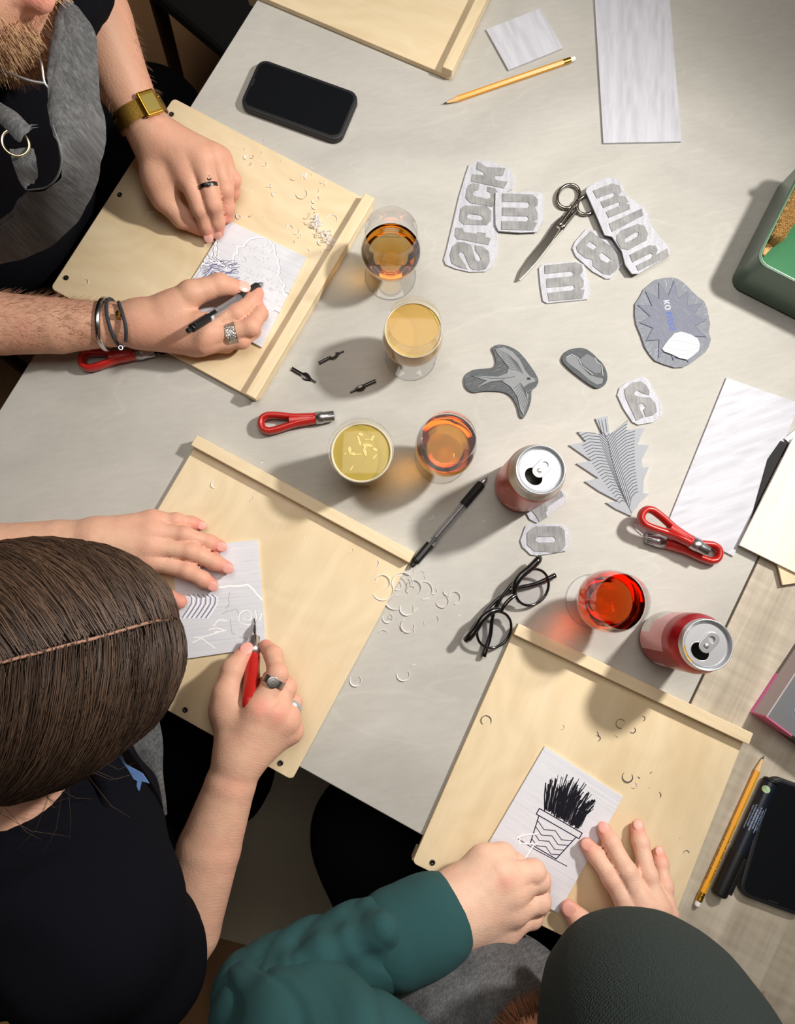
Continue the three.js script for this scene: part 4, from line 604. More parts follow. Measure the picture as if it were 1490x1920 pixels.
function shaving(px, py, h, kind, turn, mat, label, group, s = 1) { label = (kind < 3 ? 'tiny tight ' : kind < 6 ? 'small ' : kind < 8 ? 'wide open ' : 'straight sliver-like ') + label.replace('curled ', kind < 8 ? 'curled ' : '').replace('tiny ', ''); const m = single('lino_shaving', shaveKinds[kind], shaveMats[mat], label, 'shaving', P(px, py, h).setY(TY + h), turn, group); m.scale.setScalar(s); }
{
  const lab1 = 'curled pale lino shaving on the bench hook with the tree', g1 = 'lino shavings on the tree bench hook';
  for (const [x, y] of [[457, 277], [463, 300], [468, 305], [472, 309], [491, 263], [490, 284], [473, 292], [496, 305], [528, 303], [470, 361], [507, 344], [514, 369], [511, 353], [555, 337], [566, 333], [575, 338], [589, 312], [606, 341], [611, 349], [597, 355], [572, 357], [542, 370], [445, 405], [449, 411], [460, 408], [471, 403], [494, 407], [537, 428], [559, 430], [562, 440], [511, 445], [549, 452], [604, 460], [605, 474], [582, 470], [598, 405], [612, 409], [156, 517], [157, 525], [279, 411], [590, 370], [592, 380], [594, 391], [587, 398]]) shaving(x, y, BT, Math.floor(rr(0, 14)) % (rnd() < 0.5 ? 5 : 14), rr(0, 6.28), rnd() < 0.75 ? 0 : 1, lab1, g1, rr(0.5, 0.95));
  for (let i = 0; i < 75; i++) { const f = Math.pow(rnd(), 0.7), x = 582 + 40 * f + rr(-9, 9), y = 405 + 52 * f + rr(-8, 8); shaving(x, y, BT + 0.0006 + rr(0, 0.003), rnd() < 0.4 ? Math.floor(rr(0, 4)) : 8 + Math.floor(rr(0, 6)), rr(0, 6.28), rnd() < 0.7 ? 0 : 1, 'pale lino shaving in the pile against the wooden strip', 'pile of lino shavings by the strip', rr(0.6, 1.0)); }
  const lab2 = 'curled pale lino shaving spilled beside the bench hook corner', g2 = 'lino shavings spilled between the bench hooks';
  for (const [x, y, k, s, t] of [[776, 1068, 5, 1, 0], [790, 1070, 10, 1, 0.3], [795, 1078, 10, 1, -0.3], [787, 1092, 7, 1.3, 2], [764, 1085, 4, 1.1, 1], [762, 1100, 6, 1.2, 3], [765, 1112, 3, 1, 4], [742, 1118, 9, 1, 1.4], [752, 1140, 7, 1.7, 5.2], [774, 1136, 6, 1.1, 0.4], [775, 1148, 9, 1.2, 2], [776, 1171, 5, 1.2, 0.2], [747, 1170, 9, 0.9, 0.2], [751, 1186, 9, 1, 1], [720, 1165, 4, 1.1, 2.6], [710, 1186, 4, 1.1, 2.5], [796, 1172, 11, 1, 2.6], [818, 1155, 4, 0.8, 1], [835, 1118, 6, 1, 1], [841, 1119, 5, 1.1, 3], [843, 1116, 4, 1, 5], [816, 1103, 3, 0.8, 1], [818, 1193, 8, 0.6, 1], [898, 1138, 8, 0.8, 0.5], [858, 1155, 9, 0.7, 1.4], [765, 1258, 6, 1, 0.6], [772, 1248, 9, 0.9, 1.5], [673, 1268, 5, 1, 0.9], [730, 1150, 5, 0.9, 1.2], [728, 1160, 4, 0.8, 3.2], [740, 1092, 5, 0.8, 2.2], [810, 966, 3, 0.7, 1], [905, 980, 9, 0.8, 2], [770, 1180, 2, 0.7, 2], [757, 1060, 3, 0.8, 2], [848, 1110, 8, 0.7, 1]]) shaving(x, y, 0.0002, k, t, rnd() < 0.6 ? 0 : 1, lab2, g2, s);
  const lab3 = 'thin pale lino shaving on the bench hook with the spiral lino', g3 = 'lino shavings on the spiral bench hook';
  for (const [x, y, k, s, t] of [[708, 1050, 4, 1, 0.6], [704, 1088, 6, 1.2, 2.8], [728, 1090, 7, 1.5, 1], [736, 1098, 7, 1.5, 3.4], [747, 1080, 9, 0.8, 1.4], [475, 929, 4, 0.9, 0.2], [405, 915, 3, 0.9, 5], [568, 953, 3, 0.8, 2], [587, 1010, 10, 0.7, 0.8], [570, 1010, 8, 0.5, 2], [633, 1108, 9, 0.6, 1.5], [660, 1028, 3, 0.6, 1], [488, 868, 9, 0.6, 1.3]]) shaving(x, y, BT, k, t, 0, lab3, g3, s);
  const lab4 = 'tiny dark-edged lino shaving on the bench hook with the ink doodle', g4 = 'dark lino shavings on the doodle bench hook';
  for (const [x, y, k, s, t] of [[905, 1358, 5, 0.9, 4], [1055, 1359, 2, 0.7, 1], [1074, 1350, 8, 0.3, 1], [1118, 1372, 4, 0.7, 1], [1117, 1379, 3, 0.7, 2], [1150, 1380, 4, 0.6, 2], [1165, 1365, 5, 0.8, 5], [1188, 1364, 3, 0.7, 1], [1202, 1343, 3, 0.6, 2], [1184, 1452, 5, 0.9, 0.5], [1195, 1456, 10, 0.8, 0.2], [1190, 1467, 3, 0.7, 1], [1218, 1451, 9, 0.6, 2], [1216, 1476, 8, 0.4, 0], [1235, 1485, 4, 0.7, 1], [1272, 1572, 8, 0.5, 1], [1281, 1599, 2, 0.8, 3], [1114, 1705, 8, 0.4, 1], [1262, 1527, 8, 0.3, 1]]) shaving(x, y, BT, k, t, rnd() < 0.75 ? 3 : 2, lab4, g4, s);
  for (const [x, y] of [[226, 727], [313, 728], [230, 965], [602, 610], [552, 755]]) shaving(x, y, 0.0002, 8 + Math.floor(rr(0, 6)), rr(0, 6), 1, 'stray pale lino shaving on the bare table left of the drinks', 'stray lino shavings on the table', 0.5);
}
// ---------- people ----------
// signed-distance bodies: tapered bones joined by a smooth minimum, meshed with surface nets
class Field {
  constructor(lo, hi, cell) { this.lo = lo; this.c = cell; this.n = [0, 1, 2].map((i) => Math.ceil((hi.getComponent(i) - lo.getComponent(i)) / cell) + 2); this.size = this.n[0] * this.n[1] * this.n[2]; this.layers = []; }
  layer() { const a = new Float32Array(this.size).fill(0.06); this.layers.push(a); return a; }
  paint(arr, lo, hi, fn, k) {
    const { c, n } = this, a = [0, 1, 2].map((i) => Math.max(0, Math.floor((lo.getComponent(i) - this.lo.getComponent(i)) / c))), b = [0, 1, 2].map((i) => Math.min(n[i] - 1, Math.ceil((hi.getComponent(i) - this.lo.getComponent(i)) / c)));
    for (let z = a[2]; z <= b[2]; z++) for (let y = a[1]; y <= b[1]; y++) for (let x = a[0]; x <= b[0]; x++) {
      const d = fn(this.lo.x + x * c, this.lo.y + y * c, this.lo.z + z * c), i = (z * n[1] + y) * n[0] + x, e = arr[i], h = k > 0 ? Math.max(0, k - Math.abs(d - e)) / k : 0;
      arr[i] = Math.min(d, e) - h * h * k * 0.25;
    }
  }
  cone(arr, a, b, ra, rb, k = 0.01) {
    const m = Math.max(ra, rb) + 0.035, lo = V3(Math.min(a.x, b.x) - m, Math.min(a.y, b.y) - m, Math.min(a.z, b.z) - m), hi = V3(Math.max(a.x, b.x) + m, Math.max(a.y, b.y) + m, Math.max(a.z, b.z) + m);
    const dx = b.x - a.x, dy = b.y - a.y, dz = b.z - a.z, q = dx * dx + dy * dy + dz * dz + 1e-12;
    this.paint(arr, lo, hi, (x, y, z) => { let t = ((x - a.x) * dx + (y - a.y) * dy + (z - a.z) * dz) / q; t = t < 0 ? 0 : t > 1 ? 1 : t; const ex = x - a.x - dx * t, ey = y - a.y - dy * t, ez = z - a.z - dz * t; return Math.sqrt(ex * ex + ey * ey + ez * ez) - (ra + (rb - ra) * t); }, k);
  }
  ball(arr, c, r, axes, k = 0.01) { // ellipsoid: radii r along axes (three unit vectors)
    const m = Math.max(...r) + 0.035, lo = c.clone().subScalar(m), hi = c.clone().addScalar(m), [u, v, w] = axes;
    this.paint(arr, lo, hi, (x, y, z) => { const ex = x - c.x, ey = y - c.y, ez = z - c.z, p = (ex * u.x + ey * u.y + ez * u.z) / r[0], q = (ex * v.x + ey * v.y + ez * v.z) / r[1], s = (ex * w.x + ey * w.y + ez * w.z) / r[2], l = Math.sqrt(p * p + q * q + s * s), g = Math.sqrt((p / r[0]) ** 2 + (q / r[1]) ** 2 + (s / r[2]) ** 2); return g < 1e-9 ? -Math.min(...r) : l * (l - 1) / g; }, k);
  }
  mesh(f, o) {
    const { n, c, lo } = this, [nx, ny, nz] = n, id = new Int32Array(this.size).fill(-1), pos = [], nor = [], idx = [], sx = 1, sy = nx, sz = nx * ny;
    const off = [0, sx, sy, sx + sy, sz, sx + sz, sy + sz, sx + sy + sz], E = [[0, 1], [2, 3], [4, 5], [6, 7], [0, 2], [1, 3], [4, 6], [5, 7], [0, 4], [1, 5], [2, 6], [3, 7]];
    for (let z = 0; z < nz - 1; z++) for (let y = 0; y < ny - 1; y++) for (let x = 0; x < nx - 1; x++) {
      const i = z * sz + y * sy + x; let inside = 0; for (let k = 0; k < 8; k++) if (f[i + off[k]] < 0) inside++; if (!inside || inside === 8) continue;
      let px = 0, py = 0, pz = 0, m = 0;
      for (const [a, b] of E) { const fa = f[i + off[a]], fb = f[i + off[b]]; if ((fa < 0) === (fb < 0)) continue; const t = fa / (fa - fb); px += (a & 1) + ((b & 1) - (a & 1)) * t; py += ((a >> 1) & 1) + (((b >> 1) & 1) - ((a >> 1) & 1)) * t; pz += (a >> 2) + ((b >> 2) - (a >> 2)) * t; m++; }
      px /= m; py /= m; pz /= m; id[i] = pos.length / 3; pos.push(lo.x + (x + px) * c - o.x, lo.y + (y + py) * c - o.y, lo.z + (z + pz) * c - o.z);
      const g = (a, b) => f[i + off[b]] - f[i + off[a]], l = (p, q, t) => p + (q - p) * t;
      const gx = l(l(g(0, 1), g(2, 3), py), l(g(4, 5), g(6, 7), py), pz), gy = l(l(g(0, 2), g(1, 3), px), l(g(4, 6), g(5, 7), px), pz), gz = l(l(g(0, 4), g(1, 5), px), l(g(2, 6), g(3, 7), px), py), L = Math.hypot(gx, gy, gz) || 1; nor.push(gx / L, gy / L, gz / L);
    }
    const quad = (a, b, d, e, flip) => { if (a < 0 || b < 0 || d < 0 || e < 0) return; flip ? idx.push(a, d, b, a, e, d) : idx.push(a, b, d, a, d, e); };
    for (let z = 1; z < nz - 1; z++) for (let y = 1; y < ny - 1; y++) for (let x = 1; x < nx - 1; x++) {
      const i = z * sz + y * sy + x, s = f[i] < 0;
      if (s !== (f[i + sx] < 0)) quad(id[i - sy - sz], id[i - sz], id[i], id[i - sy], !s);
      if (s !== (f[i + sy] < 0)) quad(id[i - sx - sz], id[i - sx], id[i], id[i - sz], !s);
      if (s !== (f[i + sz] < 0)) quad(id[i - sx - sy], id[i - sy], id[i], id[i - sx], !s);
    }
    const g = new THREE.BufferGeometry(); g.setAttribute('position', new THREE.Float32BufferAttribute(pos, 3)); g.setAttribute('normal', new THREE.Float32BufferAttribute(nor, 3)); g.setIndex(idx); return g;
  }
}
const bounds = (pts, m) => { const lo = V3(9, 9, 9), hi = V3(-9, -9, -9); for (const p of pts) { lo.min(p); hi.max(p); } return [lo.subScalar(m), hi.addScalar(m)]; };
const J = ([x, y, h]) => P(x, y, h);
// an arm with its hand. Each joint is [pixel x, pixel y, height over the table, radius].
function armGeo(spec, o, cell = 0.0028) {
  const all = [...spec.arm, ...spec.palm.flat(), ...spec.fingers.flat(), ...(spec.thumb || [])].map(J), [lo, hi] = bounds(all, 0.07), F = new Field(lo, hi, cell), base = F.layer();
  for (let i = 0; i < spec.arm.length - 1; i++) F.cone(base, J(spec.arm[i]), J(spec.arm[i + 1]), spec.arm[i][3], spec.arm[i + 1][3], 0.003);
  for (const [a, b] of spec.palm) F.cone(base, J(a), J(b), a[3], b[3], 0.012);
  for (const [a, r] of spec.lumps || []) F.cone(base, J(a), J(a), r, r, 0.014);
  const fs = [...spec.fingers, ...(spec.thumb ? [spec.thumb] : [])].map((ch) => { const L = F.layer(); for (let i = 0; i < ch.length - 1; i++) F.cone(L, J(ch[i]), J(ch[i + 1]), ch[i][3], ch[i + 1][3], 0.004); for (let i = 1; i < ch.length - 1; i++) { const p = J(ch[i]).add(V3(0, 0.0012, 0)); F.cone(L, p, p, ch[i][3] * 0.98, ch[i][3] * 0.98, 0.004); } return L; });
  const k = 0.011, out = new Float32Array(F.size);
  for (let i = 0; i < F.size; i++) { let d = base[i]; for (const L of fs) { const e = L[i]; if (e > 0.05 && base[i] > 0.05) continue; const h = Math.max(0, k - Math.abs(base[i] - e)) / k; d = Math.min(d, Math.min(base[i], e) - h * h * k * 0.25); } out[i] = d; }
  return F.mesh(out, o);
}
// skin: colour of the skin itself, ruddier over knuckles and finger ends
function skinColours(g, o, spots, A, B) {
  const p = g.attributes.position, c = new Float32Array(p.count * 3), uv = new Float32Array(p.count * 2);
  for (let i = 0; i < p.count; i++) {
    const x = p.getX(i) + o.x, y = p.getY(i) + o.y, z = p.getZ(i) + o.z; let k = 0.5 * (fbm(x * 45 + 9, z * 45 + y * 40, 4) - 0.36);
    for (const [s, r, w] of spots) { const d = Math.hypot(x - s.x, y - s.y, z - s.z); if (d < r * 2.4) k = Math.max(k, w * Math.exp(-d * d / (r * r)) + k * 0.4); }
    k = Math.max(0, Math.min(1, k)); const n = 0.93 + 0.14 * fbm(x * 130, z * 130 + y * 70, 2); c[3 * i] = (A.r + (B.r - A.r) * k) * n; c[3 * i + 1] = (A.g + (B.g - A.g) * k) * n; c[3 * i + 2] = (A.b + (B.b - A.b) * k) * n; uv[2 * i] = x * 6 + y * 3; uv[2 * i + 1] = z * 6 + y * 2;
  }
  g.setAttribute('color', new THREE.BufferAttribute(c, 3)); g.setAttribute('uv', new THREE.BufferAttribute(uv, 2)); return g;
}
const skinMat = phys(0xffffff, { vertexColors: true, roughness: 0.5, specularIntensity: 0.5, sheen: 0.15, sheenColor: rgb(255, 180, 160), bumpMap: scaled(texSkinBump, 1.6, 1.6), bumpScale: 0.0003 });
function spotsOf(spec) { const s = []; for (const ch of [...spec.fingers, spec.thumb || []]) ch.forEach((j, i) => { if (i === 0) s.push([J(j), 0.014, 0.55]); else if (i === ch.length - 1) s.push([J(j), 0.013, 0.85]); else s.push([J(j), 0.011, 0.6]); }); return s; }
// finger nails lie on the upper side of the last joint
function nails(spec, o, t, mat, which) {
  const chains = [...spec.fingers, ...(spec.thumb ? [spec.thumb] : [])];
  for (const w of which) { const ch = chains[w], a = J(ch[ch.length - 2]), b = J(ch[ch.length - 1]), r = ch[ch.length - 1][3], d = sub(b, a).normalize(); let up = V3(0, 1, 0); if (spec.nailUp && spec.nailUp[w]) up = V3(...spec.nailUp[w]).normalize(); const side = d.clone().cross(up).normalize(), u = side.clone().cross(d).normalize();
    const g = new THREE.SphereGeometry(1, 16, 10).scale(r * 0.74, r * 0.16, r * 0.86).applyMatrix4(new THREE.Matrix4().makeBasis(side, u, d.clone().multiplyScalar(-1)).setPosition(sub(b, o).addScaledVector(u, r * 0.90).addScaledVector(d, r * 0.18))); part('fingernail', g, mat, t); }
}
const mergeBody = (gs) => mergeGeometries(gs.map((g) => { for (const a of Object.keys(g.attributes)) if (!['position', 'normal', 'uv', 'color'].includes(a)) g.deleteAttribute(a); return g; }));
// cloth: bones swept to a shell, then folded by noise running across it
function cloth(bones, o, cell, k, fold = 0, freq = 18, dir = V3(1, 0, 0), uvs = 3, balls = []) {
  const [lo, hi] = bounds(bones.flatMap(([a, b]) => [J(a), J(b)]).concat(balls.map((b) => b[0])), 0.2), F = new Field(lo, hi, cell), L = F.layer(); L.fill(0.2);
  for (const [a, b] of bones) F.cone(L, J(a), J(b), a[3], b[3], k); for (const [c, r, ax] of balls) F.ball(L, c, r, ax, k);
  const g = F.mesh(L, o), p = g.attributes.position, q = g.attributes.normal, uv = new Float32Array(p.count * 2), d = dir.clone().normalize(), e = V3(-d.z, 0, d.x);
  for (let i = 0; i < p.count; i++) {
    const x = p.getX(i) + o.x, y = p.getY(i) + o.y, z = p.getZ(i) + o.z, s = x * d.x + y * d.y + z * d.z, r = x * e.x + z * e.z + y * 0.6;
    if (fold) { const w = fbm(s * 6 + 3, r * 6 + 7, 2) * 1.6, f = Math.abs(fbm(s * freq + w * 3, r * freq * 0.28 + w, 3) - 0.5) * 2, dd = fold * (0.5 - Math.pow(1 - f, 1.6)) + fold * 0.5 * (fbm(s * 9, r * 9, 2) - 0.5); p.setXYZ(i, p.getX(i) + q.getX(i) * dd, p.getY(i) + q.getY(i) * dd, p.getZ(i) + q.getZ(i) * dd); }
    uv[2 * i] = x * uvs + y * uvs * 0.4; uv[2 * i + 1] = z * uvs + y * uvs * 0.5;
  }
  g.setAttribute('uv', new THREE.BufferAttribute(uv, 2)); if (fold) g.computeVertexNormals(); return g;
}
const blackShirt = phys(rgb(15, 16, 22), { roughness: 0.95, specularIntensity: 0.12, bumpMap: scaled(texWeave, 12, 12), bumpScale: 0.0004 });
const trouser = phys(rgb(12, 12, 14), { roughness: 0.95, specularIntensity: 0.12 }), denim = std(rgb(112, 112, 116), 0.9, 0, { map: scaled(texDenim, 2.2, 2.2), bumpMap: scaled(texDenim, 2.2, 2.2), bumpScale: 0.0008 });
denim.color.setRGB(1.25, 1.27, 1.32);
// a ring round a bone: torus set at point c with axis along dir
const hoop = (c, dir, R, r, o, seg = 48, flat = 1) => new THREE.TorusGeometry(R, r, 10, seg).scale(1, 1, flat).applyMatrix4(new THREE.Matrix4().makeRotationFromQuaternion(new THREE.Quaternion().setFromUnitVectors(V3(0, 0, 1), dir.clone().normalize())).setPosition(sub(c, o)));
const band = (c, dir, R, w, th, o, squash = 1) => lathe([[R, -w / 2], [R + th, -w / 2], [R + th, w / 2], [R, w / 2], [R, -w / 2]], 48).applyMatrix4(new THREE.Matrix4().makeRotationFromQuaternion(new THREE.Quaternion().setFromUnitVectors(V3(0, 1, 0), dir.clone().normalize())).setPosition(sub(c, o)));

// hair: thin strands laid over a head
function strands(list, rad, segs = 3) { const gs = []; for (const pts of list) { gs.push(pts); } const pos = [], idx = []; let b = 0;
  for (const pts of gs) { const n = pts.length; for (let i = 0; i < n; i++) { const d = sub(pts[Math.min(n - 1, i + 1)], pts[Math.max(0, i - 1)]).normalize(), u = Math.abs(d.y) < 0.9 ? V3(0, 1, 0) : V3(1, 0, 0), s = d.clone().cross(u).normalize(), v = s.clone().cross(d), r = rad * (i === n - 1 ? 0.3 : 1); for (let j = 0; j < segs; j++) { const a = j / segs * Math.PI * 2; pos.push(pts[i].x + (s.x * Math.cos(a) + v.x * Math.sin(a)) * r, pts[i].y + (s.y * Math.cos(a) + v.y * Math.sin(a)) * r, pts[i].z + (s.z * Math.cos(a) + v.z * Math.sin(a)) * r); } }
    for (let i = 0; i < n - 1; i++) for (let j = 0; j < segs; j++) { const p = b + i * segs + j, q = b + i * segs + (j + 1) % segs; idx.push(p, q, p + segs, q, q + segs, p + segs); } b += n * segs; }
  const g = new THREE.BufferGeometry(); g.setAttribute('position', new THREE.Float32BufferAttribute(pos, 3)); g.setIndex(idx); g.computeVertexNormals(); return g; }

// ===== person at the left edge, drawing on the tree lino =====
{
  const o = P(-40, 280, 0).setY(0), t = thing('person', 'bearded person in black shirt and grey denim apron drawing with a pen', 'person', o);
  const right = { // hand with the pen
    arm: [[-190, 598, 0.075, 0.044], [0, 607, 0.055, 0.0365], [110, 611, 0.05, 0.0325], [205, 608, 0.047, 0.0265], [262, 606, 0.046, 0.0245]],
    palm: [[[262, 604, 0.046, 0.0225], [366, 608, 0.047, 0.0155]], [[262, 610, 0.044, 0.021], [378, 628, 0.046, 0.0150]], [[262, 616, 0.040, 0.020], [378, 640, 0.040, 0.0145]], [[262, 620, 0.036, 0.019], [366, 645, 0.030, 0.014]], [[265, 596, 0.046, 0.021], [322, 578, 0.048, 0.019]]],
    lumps: [[[384, 618, 0.050, 0], 0.0120]],
    fingers: [[[384, 612, 0.047, 0.0128], [444, 588, 0.044, 0.0108], [471, 566, 0.030, 0.0098], [483, 550, 0.0195, 0.0082]], [[388, 630, 0.045, 0.0125], [470, 614, 0.042, 0.0108], [487, 588, 0.027, 0.0096], [481, 568, 0.019, 0.0082]], [[384, 642, 0.039, 0.0118], [452, 638, 0.032, 0.0104], [474, 620, 0.021, 0.0092], [460, 602, 0.018, 0.008]], [[368, 646, 0.030, 0.0108], [424, 647, 0.024, 0.0094], [444, 632, 0.019, 0.0084], [436, 618, 0.018, 0.0076]]],
    thumb: [[318, 578, 0.050, 0.0185], [358, 551, 0.054, 0.0155], [412, 534, 0.046, 0.0130], [450, 542, 0.033, 0.0102]],
  };
  const left = { // hand holding the lino down
    arm: [[110, -110, 0.19, 0.05], [178, 40, 0.135, 0.042], [232, 160, 0.10, 0.0315], [266, 222, 0.083, 0.0262], [284, 252, 0.076, 0.0245]],
    palm: [[[282, 252, 0.074, 0.0205], [343, 312, 0.064, 0.0145]], [[288, 250, 0.075, 0.0205], [374, 298, 0.067, 0.0145]], [[292, 250, 0.073, 0.020], [399, 292, 0.061, 0.0135]], [[292, 254, 0.068, 0.019], [412, 298, 0.052, 0.0125]], [[280, 262, 0.068, 0.021], [298, 338, 0.050, 0.0185]], [[298, 338, 0.050, 0.018], [340, 330, 0.052, 0.016]]],
    fingers: [[[345, 318, 0.063, 0.0128], [375, 392, 0.046, 0.0104], [387, 424, 0.027, 0.0092], [391, 441, 0.0185, 0.0078]], [[377, 303, 0.066, 0.0128], [400, 384, 0.050, 0.0104], [407, 416, 0.029, 0.0094], [409, 433, 0.019, 0.008]], [[402, 296, 0.060, 0.012], [422, 356, 0.046, 0.0100], [426, 390, 0.028, 0.0090], [425, 408, 0.019, 0.0077]], [[416, 300, 0.051, 0.0112], [437, 338, 0.040, 0.0092], [437, 360, 0.026, 0.0082], [433, 374, 0.0185, 0.007]]],
    thumb: [[296, 334, 0.049, 0.0175], [308, 372, 0.040, 0.0155], [340, 408, 0.026, 0.0125], [376, 428, 0.017, 0.0098]],
  };
  const A = rgb(206, 160, 134), B = rgb(220, 138, 124);
  const gr = armGeo(right, o), gl = armGeo(left, o);
  // head, chin and neck, leaning over the work
  const hb = [[-190, -200, 0.42, 0.088], [-110, -110, 0.39, 0.072], [-30, -20, 0.345, 0.046], [26, 44, 0.325, 0.0285]];
  const head = (() => { const [lo, hi] = bounds(hb.map(J), 0.2), F = new Field(lo, hi, 0.005), L = F.layer(); for (let i = 0; i < hb.length - 1; i++) F.cone(L, J(hb[i]), J(hb[i + 1]), hb[i][3], hb[i + 1][3], 0.03);
    F.cone(L, J([20, -60, 0.40, 0]), J([66, -14, 0.385, 0]), 0.012, 0.0145, 0.010); F.cone(L, J([38, 16, 0.368, 0]), J([64, 0, 0.366, 0]), 0.008, 0.0075, 0.006); F.cone(L, J([36, 26, 0.362, 0]), J([66, 10, 0.360, 0]), 0.0085, 0.0085, 0.006); F.cone(L, J([-110, -20, 0.31, 0]), J([-130, 60, 0.20, 0]), 0.055, 0.062, 0.03);
    F.cone(L, J([-60, -230, 0.42, 0]), J([-80, -240, 0.40, 0]), 0.018, 0.018, 0.01); return F.mesh(L, o); })();
  // the trunk under the clothes joins arms and head into one figure
  const trunk = cloth([[[-120, 60, 0.20, 0.07], [-160, 300, -0.02, 0.13]], [[-120, 60, 0.20, 0.06], [30, -160, 0.24, 0.055]], [[30, -160, 0.24, 0.05], [110, -110, 0.19, 0.05]], [[-120, 60, 0.20, 0.06], [-330, 420, 0.2, 0.055]], [[-330, 420, 0.2, 0.05], [-190, 598, 0.075, 0.044]]], o, 0.012, 0.03);
  const body = mergeBody([skinColours(gr, o, spotsOf(right), A, B), skinColours(gl, o, spotsOf(left), A, B), skinColours(head, o, [[J([62, 6, 0.365, 0]), 0.013, 1], [J([66, -14, 0.39, 0]), 0.016, 0.9]], A, B), skinColours(trunk, o, [], A, B)]);
  part('body', body, skinMat, t);
  const nm = phys(rgb(232, 178, 164), { roughness: 0.3 }); nails(left, o, t, nm, [0, 1]); nails(right, o, t, nm, [4]);
  // beard
  const hairs = [], hp = head.attributes.position, hn = head.attributes.normal, jaw = J([-70, -70, 0.355]), lipC = J([62, 4, 0.364]), noseC = J([50, -32, 0.40]), ax = sub(J([26, 44, 0.325]), jaw);
  for (let i = 0; i < 30000 && hairs.length < 7500; i++) { const v = Math.floor(rnd() * hp.count), root = V3(hp.getX(v) + o.x, hp.getY(v) + o.y, hp.getZ(v) + o.z), f = sub(root, jaw).dot(ax) / ax.dot(ax); if (f < 0.02 || root.distanceTo(lipC) < 0.0165 || root.distanceTo(noseC) < 0.03) continue; const n = V3(hn.getX(v), hn.getY(v), hn.getZ(v)), dn = n.clone().multiplyScalar(0.55).add(V3(0.3, -0.5, 0.45)).add(V3(rr(-0.4, 0.4), rr(-0.3, 0.3), rr(-0.4, 0.4))).normalize(), L = rr(0.007, 0.016); root.add(V3(rr(-0.002, 0.002), rr(-0.001, 0.001), rr(-0.002, 0.002))); hairs.push([sub(root, o), sub(root.clone().addScaledVector(dn, L * 0.5), o), sub(root.clone().addScaledVector(dn, L).add(V3(0, -0.002, 0)), o)]); }
  part('beard', strands(hairs, 0.00042), std(rgb(196, 160, 122), 0.75), t, 'short sandy blond beard');
  const crop = []; for (let i = 0; i < 30000 && crop.length < 3200; i++) { const v = Math.floor(rnd() * hp.count), root = V3(hp.getX(v) + o.x, hp.getY(v) + o.y, hp.getZ(v) + o.z), n = V3(hn.getX(v), hn.getY(v), hn.getZ(v)), f = sub(root, jaw).dot(ax) / ax.dot(ax); if (f > -0.75 || n.y < 0.05) continue; const dn = n.clone().multiplyScalar(0.5).add(V3(-0.3 + rr(-0.4, 0.4), rr(-0.2, 0.2), -0.3 + rr(-0.4, 0.4))).normalize(); crop.push([sub(root, o), sub(root.clone().addScaledVector(dn, 0.010), o), sub(root.clone().addScaledVector(dn, 0.022).add(V3(0, -0.004, 0)), o)]); }
  part('hair', strands(crop, 0.0007), std(rgb(128, 96, 66), 0.7), t, 'short sandy hair');
  const fore = []; for (const sp of [right, left]) for (let i = 0; i < 900; i++) { const k = 1 + Math.floor(rnd() * 2.2), f = rnd(), a = J(sp.arm[k]), b = J(sp.arm[k + 1]), c = a.clone().lerp(b, f), r = sp.arm[k][3] + (sp.arm[k + 1][3] - sp.arm[k][3]) * f, d = sub(b, a).normalize(), s = d.clone().cross(V3(0, 1, 0)).normalize(), an = rr(-1.35, 1.35), n = V3(0, Math.cos(an), 0).addScaledVector(s, Math.sin(an)), p = c.addScaledVector(n, r + 0.0002), q = d.clone().addScaledVector(s, rr(-0.7, 0.7)).addScaledVector(n, 0.25); fore.push([sub(p, o), sub(p.clone().addScaledVector(q, 0.005), o), sub(p.clone().addScaledVector(q, 0.010).addScaledVector(n, -0.001), o)]); }
  part('arm_hair', strands(fore, 0.00011), std(rgb(176, 132, 100), 0.7), t);
  // clothes
  part('shirt', cloth([[[-100, 70, 0.235, 0.085], [-110, 300, 0.05, 0.16]], [[-110, 300, 0.05, 0.16], [-180, 420, -0.25, 0.15]], [[-70, 60, 0.24, 0.085], [40, -130, 0.255, 0.068]], [[40, -130, 0.255, 0.066], [85, -40, 0.245, 0.058]], [[-90, 110, 0.24, 0.08], [-320, 430, 0.21, 0.07]], [[-40, 130, 0.20, 0.09], [-20, 330, 0.02, 0.12]]], o, 0.008, 0.04, 0.008, 10, V3(0.4, 0.2, 0.8), 3), blackShirt, t, 'black crew neck shirt');
  part('trousers', cloth([[[-260, 420, -0.15, 0.115], [230, 420, -0.24, 0.088]], [[-260, 260, -0.15, 0.115], [290, 235, -0.26, 0.088]], [[230, 420, -0.26, 0.082], [240, 430, -0.68, 0.058]], [[290, 235, -0.26, 0.082], [300, 240, -0.68, 0.058]]], o, 0.012, 0.03, 0.006, 12, V3(1, 0, 0)), trouser, t);
